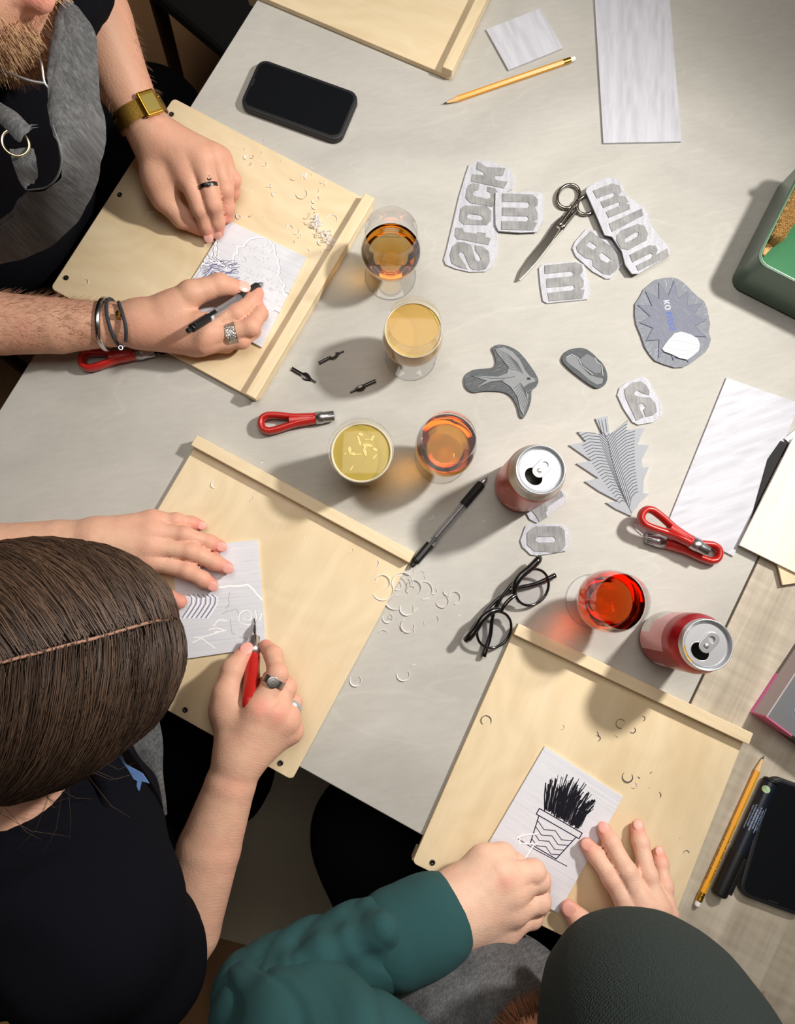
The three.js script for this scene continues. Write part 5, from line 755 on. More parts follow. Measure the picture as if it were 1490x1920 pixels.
  // apron bib: a sheet of cloth hanging forward from the shoulder strap
  const sheetGeo = (A_, B_, n, m, th, sag) => { const ca = new THREE.CatmullRomCurve3(A_.map((q) => sub(J(q), o))), cb = new THREE.CatmullRomCurve3(B_.map((q) => sub(J(q), o))), pos = [], uv = [], idx = []; for (let i = 0; i <= n; i++) { const a = ca.getPoint(i / n), b = cb.getPoint(i / n); for (let j = 0; j <= m; j++) { const p = a.clone().lerp(b, j / m); p.y += sag * Math.sin(Math.PI * j / m) + 0.004 * (fbm(i * 0.22, j * 0.5, 3) - 0.5) * 2; pos.push(p.x, p.y, p.z); uv.push(p.x * 3 + 0.3 * p.y, p.z * 3); } } for (let i = 0; i < n; i++) for (let j = 0; j < m; j++) { const a = i * (m + 1) + j; idx.push(a, a + 1, a + m + 1, a + 1, a + m + 2, a + m + 1); } const g = new THREE.BufferGeometry(); g.setAttribute('position', new THREE.Float32BufferAttribute(pos, 3)); g.setAttribute('uv', new THREE.Float32BufferAttribute(uv, 2)); g.setIndex(idx); g.computeVertexNormals(); const k = g.clone(), p = k.attributes.position, q = g.attributes.normal; for (let i = 0; i < p.count; i++) p.setXYZ(i, p.getX(i) - q.getX(i) * th, p.getY(i) - q.getY(i) * th, p.getZ(i) - q.getZ(i) * th); const ix = k.index.array; for (let i = 0; i < ix.length; i += 3) [ix[i], ix[i + 1]] = [ix[i + 1], ix[i]]; k.computeVertexNormals(); return merge([g, k]); };
  const inner = [[112, 12, 0.345], [102, 60, 0.345], [95, 120, 0.335], [92, 190, 0.32], [98, 240, 0.31], [112, 285, 0.30], [108, 325, 0.285], [85, 352, 0.27], [50, 358, 0.262], [20, 400, 0.22], [-40, 440, 0.16]], outer = [[146, 22, 0.335], [178, 68, 0.325], [182, 130, 0.31], [186, 190, 0.295], [194, 235, 0.28], [190, 290, 0.262], [176, 345, 0.24], [150, 400, 0.215], [110, 445, 0.19], [50, 478, 0.15], [-30, 500, 0.1]];
  const ap = part('apron', sheetGeo(inner, outer, 60, 12, 0.0022, 0.012), denim, t, 'worn grey denim apron bib');
  part('edge_stitching', tube(inner.slice(1, 9).map((q) => sub(J([q[0] + 4, q[1], q[2]]), o).add(V3(0, 0.0012, 0))), 0.0009, 80, 6), std(rgb(120, 120, 122), 0.9), ap);
  part('neck_strap', sheetGeo([[-20, 215, 0.335], [10, 238, 0.336], [32, 262, 0.334], [42, 268, 0.332]], [[-10, 190, 0.335], [28, 212, 0.336], [55, 238, 0.334], [74, 240, 0.332]], 14, 4, 0.002, 0.004), denim, ap, 'grey denim neck strap');
  part('strap_end', sheetGeo([[22, 284, 0.325], [30, 315, 0.318], [38, 340, 0.305], [50, 356, 0.296]], [[62, 278, 0.325], [66, 305, 0.318], [68, 328, 0.305], [62, 342, 0.296]], 14, 4, 0.002, 0.004), denim, ap);
  const rc = J([29, 268, 0.333]); part('strap_ring', hoop(rc, V3(0.35, 0.8, 0.25), 0.0098, 0.0011, o), std(rgb(206, 196, 160), 0.25, 1), ap, 'pale brass ring');
  part('necklace', merge([tube([[-20, 118, 0.33], [0, 130, 0.335], [30, 142, 0.335], [60, 152, 0.332], [84, 156, 0.330]].map((q) => sub(J(q), o)), 0.0011, 60, 6), tube([[72, 96, 0.335], [78, 120, 0.335], [84, 156, 0.330], [90, 164, 0.328]].map((q) => sub(J(q), o)), 0.0011, 40, 6)]), M.silver, t, 'thin silver chain');
  // watch on the left wrist
  const wd = sub(J(left.arm[3]), J(left.arm[2])).normalize(), wc = J([263, 216, 0.084]), wu = V3(0, 1, 0).addScaledVector(wd, -wd.y).normalize(), tilt = wu.clone().applyAxisAngle(wd, -0.5);
  const W = part('watch', band(wc, wd, 0.0300, 0.019, 0.0018, o), std(rgb(150, 118, 52), 0.38, 1, { bumpMap: scaled(texWeave, 6, 2), bumpScale: 0.0006 }), t, 'gold mesh strap watch');
  const wm = new THREE.Matrix4().makeBasis(wd.clone().cross(tilt).normalize(), tilt, wd.clone().multiplyScalar(-1)).setPosition(sub(wc, o).addScaledVector(tilt, 0.0330));
  part('watch_case', box(0.023, 0.006, 0.027, 0, 0, 0, 0.0022).applyMatrix4(wm), M.gold, W, 'polished gold case'); part('watch_face', box(0.016, 0.0012, 0.018, 0, 0.003, 0, 0.0004).applyMatrix4(wm), std(rgb(190, 170, 96), 0.25, 0.6), W); part('watch_crown', new THREE.CylinderGeometry(0.0012, 0.0012, 0.002, 12).rotateZ(Math.PI / 2).translate(-0.0138, 0, 0.004).applyMatrix4(wm), M.gold, W);
  // rings
  const rd = sub(J(left.fingers[1][1]), J(left.fingers[1][0])).normalize(), rp = J(left.fingers[1][0]).lerp(J(left.fingers[1][1]), 0.58);
  const R1 = part('finger_ring', band(rp, rd, 0.0112, 0.0045, 0.0013, o), M.darkSteel, t, 'dark steel spiral ring'); for (const s of [-1, 1]) part('ring_curl', new THREE.TorusGeometry(0.0024, 0.0008, 8, 24, 5).rotateX(Math.PI / 2).translate(sub(rp, o).x + 0.004, sub(rp, o).y + 0.0122, sub(rp, o).z + s * 0.004), M.darkSteel, R1);
  const sd = sub(J(right.fingers[1][1]), J(right.fingers[1][0])).normalize(), sp2 = J(right.fingers[1][0]).lerp(J(right.fingers[1][1]), 0.56); part('finger_ring', band(sp2.add(V3(0, -0.001, 0.002)), sd, 0.0122, 0.0125, 0.0014, o), std(rgb(196, 194, 190), 0.3, 1, { bumpMap: scaled(texSkinBump, 0.6, 0.6), bumpScale: 0.002 }), t, 'broad engraved silver ring');
  // bracelets
  const bd = sub(J(right.arm[3]), J(right.arm[2])).normalize(); part('bangle', hoop(J([199, 608, 0.047]), bd.clone().add(V3(0, 0, 0.1)), 0.0305, 0.0021, o, 56, 1.6), M.chrome, t, 'thin silver bangle');
  const cord = std(rgb(46, 52, 60), 0.8); const BR = part('cord_bracelet', hoop(J([218, 606, 0.0475]), bd.clone().add(V3(0, 0.06, -0.12)), 0.0285, 0.0021, o), cord, t, 'dark braided cord bracelet'); part('cord_loop', tube([[222, 566, 0.072], [230, 590, 0.0775], [236, 616, 0.075], [236, 640, 0.062]].map((q) => sub(J(q), o)), 0.0021, 30, 8), cord, BR);
  part('gold_bead', new THREE.CylinderGeometry(0.0034, 0.0034, 0.007, 16).rotateX(Math.PI / 2 - 0.2).translate(...sub(J([222, 590, 0.0772]), o).toArray()), M.gold, BR); for (let i = 0; i < 5; i++) part('clasp_link', new THREE.TorusGeometry(0.0024, 0.0007, 8, 16).rotateX(rr(0, 3)).rotateY(rr(0, 3)).translate(...sub(J([226 + i * 6, 646 + rr(-4, 6), 0.05 - i * 0.006]), o).toArray()), M.silver, BR);
  // the pen in the hand: tip on the lino, the other end leaning back over the hand
  let hTop = 0.02; const tip = P(494, 530, BT + 0.0045), LEN = 0.142; for (let k = 0; k < 400; k++) { hTop += 0.0004; if (P(351, 621, hTop).distanceTo(tip) > LEN) break; }
  const end = P(351, 621, hTop), d = sub(tip, end), pen = thing('ballpoint_pen', 'black and clear ballpoint pen held over the tree lino', 'pen', end.clone().add(tip).multiplyScalar(0.5)); pen.quaternion.setFromUnitVectors(V3(1, 0, 0), d.clone().normalize()); ballPen(pen, d.length());
}
// ===== person bent over the spiral lino =====
{
  const o = P(-20, 1600, 0).setY(0), t = thing('person', 'brown-haired person in black shirt carving the lino with a red cutter', 'person', o);
  const left = {
    arm: [[-220, 1085, 0.07, 0.042], [0, 1032, 0.05, 0.031], [110, 1016, 0.046, 0.0255], [180, 1010, 0.045, 0.0225]],
    palm: [[[180, 1004, 0.045, 0.019], [284, 976, 0.036, 0.0122]], [[184, 1008, 0.046, 0.0195], [282, 996, 0.042, 0.0132]], [[184, 1014, 0.046, 0.020], [280, 1022, 0.043, 0.0135]], [[182, 1020, 0.044, 0.0205], [278, 1048, 0.038, 0.0135]], [[182, 1024, 0.040, 0.021], [236, 1078, 0.028, 0.017]]],
    fingers: [[[284, 1050, 0.038, 0.0118], [352, 1070, 0.034, 0.0102], [380, 1086, 0.024, 0.0092], [396, 1096, 0.0195, 0.008]], [[284, 1024, 0.043, 0.012], [358, 1034, 0.037, 0.0104], [402, 1054, 0.024, 0.0094], [424, 1064, 0.0195, 0.0082]], [[286, 997, 0.042, 0.0116], [346, 1003, 0.036, 0.0100], [392, 1017, 0.024, 0.0090], [412, 1024, 0.0195, 0.0078]], [[288, 976, 0.036, 0.0106], [330, 976, 0.030, 0.0088], [360, 981, 0.020, 0.0078], [375, 985, 0.0165, 0.0068]]],
    thumb: [[234, 1076, 0.028, 0.0165], [276, 1108, 0.022, 0.0135], [312, 1122, 0.020, 0.0112], [336, 1128, 0.019, 0.0092]],
  };
  const right = {
    arm: [[270, 1850, 0.045, 0.044], [346, 1742, 0.045, 0.0385], [392, 1590, 0.052, 0.0345], [432, 1470, 0.060, 0.0275], [450, 1424, 0.062, 0.0245]],
    palm: [[[444, 1420, 0.062, 0.0215], [482, 1330, 0.070, 0.0150]], [[450, 1420, 0.062, 0.021], [512, 1338, 0.068, 0.0145]], [[456, 1422, 0.060, 0.020], [535, 1352, 0.058, 0.0138]], [[458, 1424, 0.056, 0.0195], [544, 1372, 0.046, 0.0130]], [[440, 1418, 0.058, 0.021], [428, 1330, 0.056, 0.018]], [[428, 1330, 0.056, 0.018], [470, 1345, 0.058, 0.018]]],
    fingers: [[[485, 1328, 0.070, 0.0135], [520, 1264, 0.066, 0.0112], [512, 1228, 0.044, 0.0100], [498, 1212, 0.030, 0.0084]], [[514, 1337, 0.067, 0.0130], [537, 1290, 0.052, 0.0108], [522, 1268, 0.034, 0.0098], [505, 1270, 0.024, 0.0084]], [[536, 1350, 0.058, 0.0125], [548, 1318, 0.042, 0.0104], [530, 1304, 0.028, 0.0094], [512, 1306, 0.022, 0.008]], [[546, 1370, 0.046, 0.0115], [548, 1344, 0.032, 0.0096], [532, 1334, 0.023, 0.0086], [516, 1336, 0.02, 0.0076]]],
    thumb: [[428, 1332, 0.057, 0.0175], [424, 1300, 0.060, 0.0145], [436, 1256, 0.052, 0.0125], [459, 1224, 0.040, 0.0100]],
  };
  const A = rgb(214, 170, 144), B = rgb(222, 134, 122);
  const gl = armGeo(left, o), gr = armGeo(right, o);
  // head: facing the work, seen from above
  const C = P(46, 1250, 0.345), fw = sub(P(306, 1166, 0.345), C).setY(0).normalize(), up = V3(0, 1, 0).addScaledVector(fw, 0.5).normalize(), f2 = fw.clone().addScaledVector(up, -fw.dot(up)).normalize(), sd = f2.clone().cross(up).normalize();   // sd: towards the right ear
  const H = (f, s, u) => C.clone().addScaledVector(f2, f).addScaledVector(sd, s).addScaledVector(up, u);
  const head = (() => { const F = new Field(C.clone().subScalar(0.24), C.clone().addScalar(0.2), 0.0045), L = F.layer(); F.ball(L, H(0, 0, 0.005), [0.100, 0.077, 0.090], [f2, sd, up], 0.02); F.ball(L, H(0.035, 0, -0.065), [0.062, 0.060, 0.075], [f2, sd, up], 0.03); F.cone(L, H(0.083, 0, -0.018), H(0.099, 0, -0.056), 0.009, 0.012, 0.012); F.cone(L, H(0.07, -0.026, -0.002), H(0.07, 0.026, -0.002), 0.013, 0.013, 0.012); F.cone(L, H(0.082, -0.014, -0.083), H(0.082, 0.014, -0.083), 0.008, 0.008, 0.008); F.cone(L, H(0.07, 0, -0.115), H(0.07, 0, -0.118), 0.02, 0.02, 0.015);
    for (const s of [-1, 1]) { F.ball(L, H(-0.012, s * 0.079, -0.026), [0.018, 0.010, 0.031], [f2, sd, up], 0.006); F.cone(L, H(0.078, s * 0.031, -0.024), H(0.078, s * 0.031, -0.024), 0.010, 0.010, 0.004); }
    F.cone(L, H(-0.03, 0, -0.07), P(40, 1535, 0.235), 0.056, 0.058, 0.03); return F.mesh(L, o); })();
  const trunk = cloth([[[40, 1540, 0.22, 0.06], [-20, 1680, -0.02, 0.12]], [[40, 1540, 0.22, 0.05], [170, 1740, 0.19, 0.05]], [[170, 1740, 0.19, 0.05], [282, 1852, 0.045, 0.044]], [[40, 1540, 0.22, 0.05], [-190, 1250, 0.19, 0.05]], [[-190, 1250, 0.19, 0.048], [-220, 1085, 0.07, 0.042]]], o, 0.012, 0.03);
  part('body', mergeBody([skinColours(gl, o, spotsOf(left), A, B), skinColours(gr, o, [...spotsOf(right), [J([488, 1326, 0.085]), 0.012, 0.6], [J([520, 1340, 0.08]), 0.011, 0.5]], A, B), skinColours(head, o, [[H(-0.012, 0.083, -0.03), 0.03, 0.8], [H(0.107, 0, -0.052), 0.015, 0.7]], A, B), skinColours(trunk, o, [], A, B)]), skinMat, t);
  const nm = phys(rgb(224, 160, 148), { roughness: 0.45 }); nails(left, o, t, nm, [0, 1, 2, 3]); nails(right, o, t, nm, [4]);
  // hair: parted along the crown, combed to both sides
  const rx = 0.1080, ry = 0.0865, rz = 0.1005, surf = (lon, a, k = 1) => { // lon: -1 back .. 1 front along the parting, a: angle down from the parting (sign = side)
    const cf = Math.sin(lon * 1.45), r = Math.cos(lon * 1.45); return H(cf * rx * k, Math.sin(a) * (0.06 + 0.94 * r) * ry * k, 0.005 + Math.cos(a) * (0.06 + 0.94 * r) * rz * k); };
  const cap = (() => { const F = new Field(C.clone().subScalar(0.17), C.clone().addScalar(0.17), 0.005), L = F.layer(); F.ball(L, H(-0.004, 0, 0.005), [0.1035, 0.081, 0.0955], [f2, sd, up], 0.01); F.ball(L, H(-0.045, 0, -0.05), [0.066, 0.074, 0.085], [f2, sd, up], 0.03);
    // leave the forehead and face free
    const c = F.c, n = F.n; for (let z = 0; z < n[2]; z++) for (let y = 0; y < n[1]; y++) for (let x = 0; x < n[0]; x++) { const p = V3(F.lo.x + x * c, F.lo.y + y * c, F.lo.z + z * c), d = p.sub(C), ff = d.dot(f2), uu = d.dot(up), cut = (ff - 0.06) * 0.62 + (0.012 - uu) * 0.78, i = (z * n[1] + y) * n[0] + x; L[i] = Math.max(L[i], cut); } return F.mesh(L, o); })();
  const hairMat = std(rgb(74, 54, 40), 0.5), list = [[], [], []];
  const HR = part('hair', cap, std(rgb(50, 37, 29), 0.8), t, 'straight brown hair with a centre parting');
  for (let i = 0; i < 9000; i++) { const s = rnd() < 0.5 ? -1 : 1, cl = Math.floor(rnd() * 170), cr = Math.abs(Math.sin(cl * 12.9898) * 43758.5453) % 1, cq = Math.abs(Math.sin(cl * 78.233) * 12543.123) % 1, lon = -1.0 + 1.98 * ((cl + rr(-0.9, 0.9)) / 170), a1 = 1.35 + 0.55 * cq + rr(-0.1, 0.25), back = 0.35 + 0.45 * cr + rr(-0.06, 0.06), k0 = 0.972 + 0.034 * cq + rr(0, 0.022), a0 = -0.006 + 0.03 * rnd() + Math.pow(rnd(), 2.0) * 1.0, pts = [], ph = cr * 6, m = 9; for (let j = 0; j < m; j++) { const f = j / (m - 1), a = a0 + (a1 - a0) * f, l = lon - back * (0.35 * f + 0.65 * f * f) + 0.022 * Math.sin(ph + f * 4) * f + 0.01 * Math.sin(i + f * 9) * f; pts.push(sub(surf(Math.max(-1.06, l), s * a, k0 * (1 + 0.03 * Math.sin(Math.PI * Math.min(1, f * 1.2)))), o)); } list[(cl + (rnd() < 0.3 ? 1 : 0)) % 3].push(pts); }
  [rgb(60, 45, 35), rgb(72, 54, 42), rgb(90, 69, 54)].forEach((c, i) => part('hair_strands', strands(list[i], 0.00042), std(c, 0.45), HR));
  part('parting', limb([-0.9, -0.6, -0.3, 0, 0.3, 0.6, 0.82].map((l, i) => sub(surf(l, 0.014 * Math.sin(i * 2.1), 0.99), o)), [0.0006, 0.0009, 0.001, 0.0012, 0.0012, 0.0012, 0.0008], 8, 6), std(rgb(150, 112, 92), 0.7), HR, 'pale scalp showing at the parting');
  const loose = []; for (let i = 0; i < 34; i++) { const s = rr(0.2, 0.9), p = surf(rr(-0.9, 0.2), 1.6 + rr(0, 0.4), 1.0), q = p.clone().addScaledVector(sd, rr(0.02, 0.06)).addScaledVector(up, -rr(0.03, 0.07)).addScaledVector(f2, rr(-0.04, 0.05)); loose.push([p, p.clone().lerp(q, 0.5).addScaledVector(sd, 0.008), q].map((v) => sub(v, o))); } part('stray_hair', strands(loose, 0.00018), std(rgb(90, 68, 50), 0.5), HR);
  // clothes
  const shirt = cloth([[[70, 1545, 0.20, 0.098], [20, 1650, 0.0, 0.13]], [[20, 1650, 0.0, 0.13], [-80, 1690, -0.25, 0.125]], [[60, 1575, 0.215, 0.082], [158, 1718, 0.20, 0.080]], [[158, 1718, 0.20, 0.078], [248, 1800, 0.11, 0.066]], [[248, 1800, 0.11, 0.066], [262, 1818, 0.085, 0.061]], [[40, 1540, 0.215, 0.08], [-180, 1270, 0.20, 0.075]], [[120, 1500, 0.15, 0.085], [110, 1640, 0.06, 0.115]]], o, 0.007, 0.035, 0.007, 11, V3(0.7, 0.2, 0.6), 3);
  const SH = part('shirt', shirt, blackShirt, t, 'plain black short-sleeved shirt');
  part('collar', hoop(P(42, 1530, 0.268), V3(0.25, 0.9, 0.1), 0.062, 0.0045, o, 64, 1), blackShirt, SH);
  { // blue print on the chest: a flat splash lying on the cloth
    const inv = (px, py) => { let best = null, bd = 1e9; const p = shirt.attributes.position; for (let i = 0; i < p.count; i++) { const w = V3(p.getX(i) + o.x, p.getY(i) + o.y, p.getZ(i) + o.z), q = P(px, py, w.y - TY), d = (q.x - w.x) ** 2 + (q.z - w.z) ** 2 - w.y * 1e-4; if (d < bd) { bd = d; best = w; } } return best.y - TY; };
    const splash = [[216, 1413], [228, 1416], [236, 1432], [250, 1440], [268, 1450], [280, 1468], [266, 1464], [262, 1482], [256, 1478], [258, 1464], [248, 1458], [238, 1446], [226, 1432]];
    const hs = inv(248, 1446) + 0.004, pts = splash.map(([x, y]) => sub(P(x, y, hs), o)); const s = new THREE.Shape(pts.map((p) => new THREE.Vector2(p.x, -p.z))); part('blue_print', new THREE.ExtrudeGeometry(s, { depth: 0.0012, bevelEnabled: false }).rotateX(-Math.PI / 2).translate(0, TY + hs, 0), std(rgb(96, 132, 190), 0.8), SH, 'blue splash print');
  }
  part('trousers', cloth([[[-120, 1720, -0.15, 0.11], [400, 1440, -0.24, 0.092]], [[-160, 1560, -0.15, 0.11], [200, 1340, -0.26, 0.092]], [[400, 1440, -0.26, 0.085], [410, 1440, -0.68, 0.058]], [[200, 1340, -0.26, 0.085], [210, 1340, -0.68, 0.058]]], o, 0.012, 0.03, 0.006, 12, V3(1, 0, 0)), trouser, t);
  const strapPts = (a, b) => { const n = 16, m = 4, ca = new THREE.CatmullRomCurve3(a.map((q) => sub(J(q), o))), cb = new THREE.CatmullRomCurve3(b.map((q) => sub(J(q), o))), pos = [], uv = [], idx = []; for (const off of [0, -0.0024]) { const base = pos.length / 3; for (let i = 0; i <= n; i++) for (let j = 0; j <= m; j++) { const p = ca.getPoint(i / n).lerp(cb.getPoint(i / n), j / m); pos.push(p.x, p.y + off + 0.003 * Math.sin(j / m * 3.1), p.z); uv.push(p.x * 3, p.z * 3); } for (let i = 0; i < n; i++) for (let j = 0; j < m; j++) { const k = base + i * (m + 1) + j; off ? idx.push(k, k + m + 1, k + 1, k + 1, k + m + 1, k + m + 2) : idx.push(k, k + 1, k + m + 1, k + 1, k + m + 2, k + m + 1); } } const g = new THREE.BufferGeometry(); g.setAttribute('position', new THREE.Float32BufferAttribute(pos, 3)); g.setAttribute('uv', new THREE.Float32BufferAttribute(uv, 2)); g.setIndex(idx); g.computeVertexNormals(); return g; };
  part('apron', strapPts([[246, 1392, 0.23], [262, 1420, 0.225], [290, 1452, 0.21], [302, 1500, 0.18], [306, 1525, 0.16]], [[296, 1345, 0.22], [304, 1392, 0.215], [304, 1450, 0.20], [310, 1500, 0.175], [312, 1528, 0.155]]), denim, t, 'grey denim apron strap');
  // rings
  const rd = sub(J(right.fingers[0][1]), J(right.fingers[0][0])).normalize(), rp = J(right.fingers[0][0]).lerp(J(right.fingers[0][1]), 0.80); const R1 = part('finger_ring', band(rp, rd, 0.0118, 0.008, 0.0016, o), std(rgb(176, 174, 170), 0.32, 1), t, 'silver signet ring'); part('ring_plate', lathe([[0, 0.0022], [0.0035, 0.0024], [0.0042, 0.0018], [0.0062, 0.0024], [0.0068, 0.0012], [0.0068, 0], [0, 0]], 24).rotateZ(-0.2).translate(...sub(rp, o).add(V3(0.001, 0.0118, 0)).toArray()), std(rgb(150, 148, 146), 0.35, 1), R1);
  const qd = sub(J(right.fingers[2][1]), J(right.fingers[2][0])).normalize(), qp = J(right.fingers[2][0]).lerp(J(right.fingers[2][1]), 0.7); part('finger_ring', band(qp, qd, 0.0114, 0.006, 0.0015, o), M.silver, t, 'thin silver ring');
  // the cutter in the hand
  const tip = P(478, 1161, BT + 0.0042), end = P(471, 1300, 0.062), d = sub(tip, end).normalize(), c = thing('lino_cutter', 'red lino cutter gripped in a hand, its gouge on the lino', 'lino cutter', tip.clone().addScaledVector(d, -0.0835), 0, 'red lino cutter handles'); delete c.userData.group;
  const sideV = d.clone().cross(V3(0, 1, 0)).normalize(), uV = sideV.clone().cross(d); c.quaternion.setFromRotationMatrix(new THREE.Matrix4().makeBasis(d, sideV, uV.clone().negate())); c.position.addScaledVector(sideV, -0.0082); cutterParts(c, true);
}
// ===== person in the beanie =====
{
  const o = P(1000, 2000, 0).setY(0), t = thing('person', 'person in dark green beanie and teal sweatshirt carving the doodle lino', 'person', o);
  const fist = { // left hand, closed round a cutter
    arm: [[505, 1875, 0.10, 0.044], [640, 1805, 0.078, 0.040], [815, 1724, 0.068, 0.038], [855, 1708, 0.066, 0.036]],
    palm: [[[855, 1688, 0.068, 0.0285], [935, 1640, 0.070, 0.0185]], [[858, 1700, 0.068, 0.028], [955, 1670, 0.067, 0.0175]], [[860, 1714, 0.066, 0.028], [960, 1704, 0.061, 0.017]], [[862, 1728, 0.060, 0.028], [948, 1738, 0.050, 0.0165]], [[854, 1682, 0.062, 0.026], [910, 1620, 0.056, 0.020]], [[868, 1746, 0.05, 0.0225], [930, 1750, 0.044, 0.018]]],
    fingers: [[[940, 1644, 0.069, 0.0145], [1000, 1634, 0.058, 0.0125], [1012, 1648, 0.036, 0.0108], [988, 1658, 0.026, 0.0092]], [[956, 1670, 0.066, 0.0140], [1010, 1650, 0.054, 0.0120], [1012, 1664, 0.034, 0.0106], [986, 1672, 0.024, 0.009]], [[960, 1704, 0.060, 0.0145], [1010, 1690, 0.048, 0.0125], [1008, 1700, 0.030, 0.0106], [984, 1700, 0.022, 0.009]], [[950, 1736, 0.049, 0.0138], [996, 1720, 0.038, 0.0115], [992, 1720, 0.024, 0.0098], [970, 1718, 0.02, 0.0086]]],
    thumb: [[908, 1620, 0.056, 0.0175], [942, 1606, 0.048, 0.0142], [968, 1622, 0.036, 0.0118], [990, 1640, 0.026, 0.0098]],
  };
  const flat = { // right hand, spread on the board
    arm: [[1330, 2050, 0.10, 0.045], [1240, 1900, 0.07, 0.034], [1206, 1815, 0.055, 0.026], [1198, 1795, 0.053, 0.0245]],
    palm: [[[1186, 1790, 0.052, 0.021], [1183, 1712, 0.045, 0.0140]], [[1196, 1788, 0.052, 0.021], [1208, 1702, 0.048, 0.0142]], [[1206, 1790, 0.050, 0.020], [1232, 1706, 0.044, 0.0135]], [[1214, 1796, 0.046, 0.0195], [1248, 1718, 0.036, 0.0125]], [[1184, 1794, 0.048, 0.021], [1140, 1760, 0.034, 0.0175]]],
    fingers: [[[1182, 1706, 0.045, 0.0125], [1147, 1648, 0.036, 0.0108], [1117, 1604, 0.022, 0.0096], [1100, 1584, 0.0190, 0.0084]], [[1206, 1696, 0.048, 0.0125], [1175, 1634, 0.040, 0.0108], [1146, 1580, 0.024, 0.0096], [1132, 1556, 0.0175, 0.0084]], [[1231, 1700, 0.044, 0.012], [1214, 1640, 0.038, 0.0104], [1200, 1578, 0.024, 0.0092], [1194, 1552, 0.017, 0.008]], [[1248, 1712, 0.036, 0.011], [1245, 1662, 0.030, 0.0092], [1238, 1618, 0.020, 0.0082], [1234, 1600, 0.016, 0.007]]],
    thumb: [[1138, 1762, 0.034, 0.0165], [1112, 1750, 0.027, 0.0142], [1086, 1726, 0.021, 0.0122], [1067, 1704, 0.0185, 0.0102]],
  };
  const A = rgb(228, 190, 166), B = rgb(230, 142, 126);
  const C = P(1240, 1982, 0.275), fw = sub(P(1090, 1700, 0.275), C).setY(0).normalize(), up = V3(0, 1, 0).addScaledVector(fw, 0.62).normalize(), f2 = fw.clone().addScaledVector(up, -fw.dot(up)).normalize(), sd = f2.clone().cross(up).normalize(), H = (f, s, u) => C.clone().addScaledVector(f2, f).addScaledVector(sd, s).addScaledVector(up, u);   // sd points to the right of the face
  const head = (() => { const F = new Field(C.clone().subScalar(0.22), C.clone().addScalar(0.18), 0.0045), L = F.layer(); F.ball(L, H(0, 0, 0.0), [0.094, 0.076, 0.090], [f2, sd, up], 0.02); F.ball(L, H(0.03, 0, -0.075), [0.06, 0.062, 0.07], [f2, sd, up], 0.03); F.cone(L, H(0.08, 0, -0.04), H(0.098, 0, -0.07), 0.009, 0.0125, 0.012); F.ball(L, H(0.02, -0.09, -0.058), [0.05, 0.036, 0.045], [f2, sd, up], 0.03); for (const s of [-1, 1]) F.ball(L, H(-0.01, s * 0.078, -0.04), [0.018, 0.010, 0.03], [f2, sd, up], 0.006); F.cone(L, H(-0.02, 0, -0.09), P(1160, 2080, 0.16), 0.055, 0.06, 0.03); return F.mesh(L, o); })();
  const trunk = cloth([[[1160, 2080, 0.15, 0.06], [1130, 2150, -0.05, 0.12]], [[1160, 2100, 0.13, 0.05], [760, 2110, 0.17, 0.05]], [[760, 2110, 0.17, 0.05], [505, 1890, 0.105, 0.044]], [[1160, 2080, 0.15, 0.05], [1480, 2150, 0.18, 0.05]], [[1480, 2150, 0.18, 0.05], [1330, 2050, 0.10, 0.045]]], o, 0.012, 0.03);
  part('body', mergeBody([skinColours(armGeo(fist, o), o, [...spotsOf(fist), [J([945, 1652, 0.085]), 0.011, 0.45]], A, B), skinColours(armGeo(flat, o), o, spotsOf(flat), A, B), skinColours(head, o, [], rgb(196, 138, 108), B), skinColours(trunk, o, [], A, B)]), skinMat, t);
  nails(flat, o, t, phys(rgb(226, 164, 148), { roughness: 0.45 }), [0, 1, 2, 3, 4]);
  { const tuft = [], hp = head.attributes.position, hn = head.attributes.normal; for (let i = 0; i < 40000 && tuft.length < 3000; i++) { const v = Math.floor(rnd() * hp.count), p = V3(hp.getX(v), hp.getY(v), hp.getZ(v)).add(o), d = sub(p, C), u = d.dot(up), f = d.dot(f2), s = d.dot(sd); if (u > -0.035 || u < -0.13 || f < -0.03 || f > 0.075 || Math.abs(s) < 0.03) continue; const n = V3(hn.getX(v), hn.getY(v), hn.getZ(v)), dd = n.clone().addScaledVector(up, -0.5).add(V3(rr(-0.3, 0.3), rr(-0.3, 0.3), rr(-0.3, 0.3))).normalize(); tuft.push([p, p.clone().addScaledVector(dd, 0.009), p.clone().addScaledVector(dd, 0.018).addScaledVector(up, -0.004)].map((q) => sub(q, o))); } part('beard', strands(tuft, 0.0006), std(rgb(132, 84, 56), 0.7), t, 'short reddish brown beard'); }
  // beanie: a close knitted cap with a folded band
  const knit = dataTex(256, 256, (u, v) => 0.5 + 0.22 * Math.sin(v * 6.283 * 64 + 0.6 * Math.sin(u * 6.283 * 20)) * (0.6 + 0.4 * vnoise(u * 64, v * 64)) + 0.3 * (vnoise(u * 128, v * 128) - 0.5), false);
  const bm = std(rgb(32, 41, 39), 0.95, 0, { bumpMap: scaled(knit, 1, 1), bumpScale: 0.0016 });
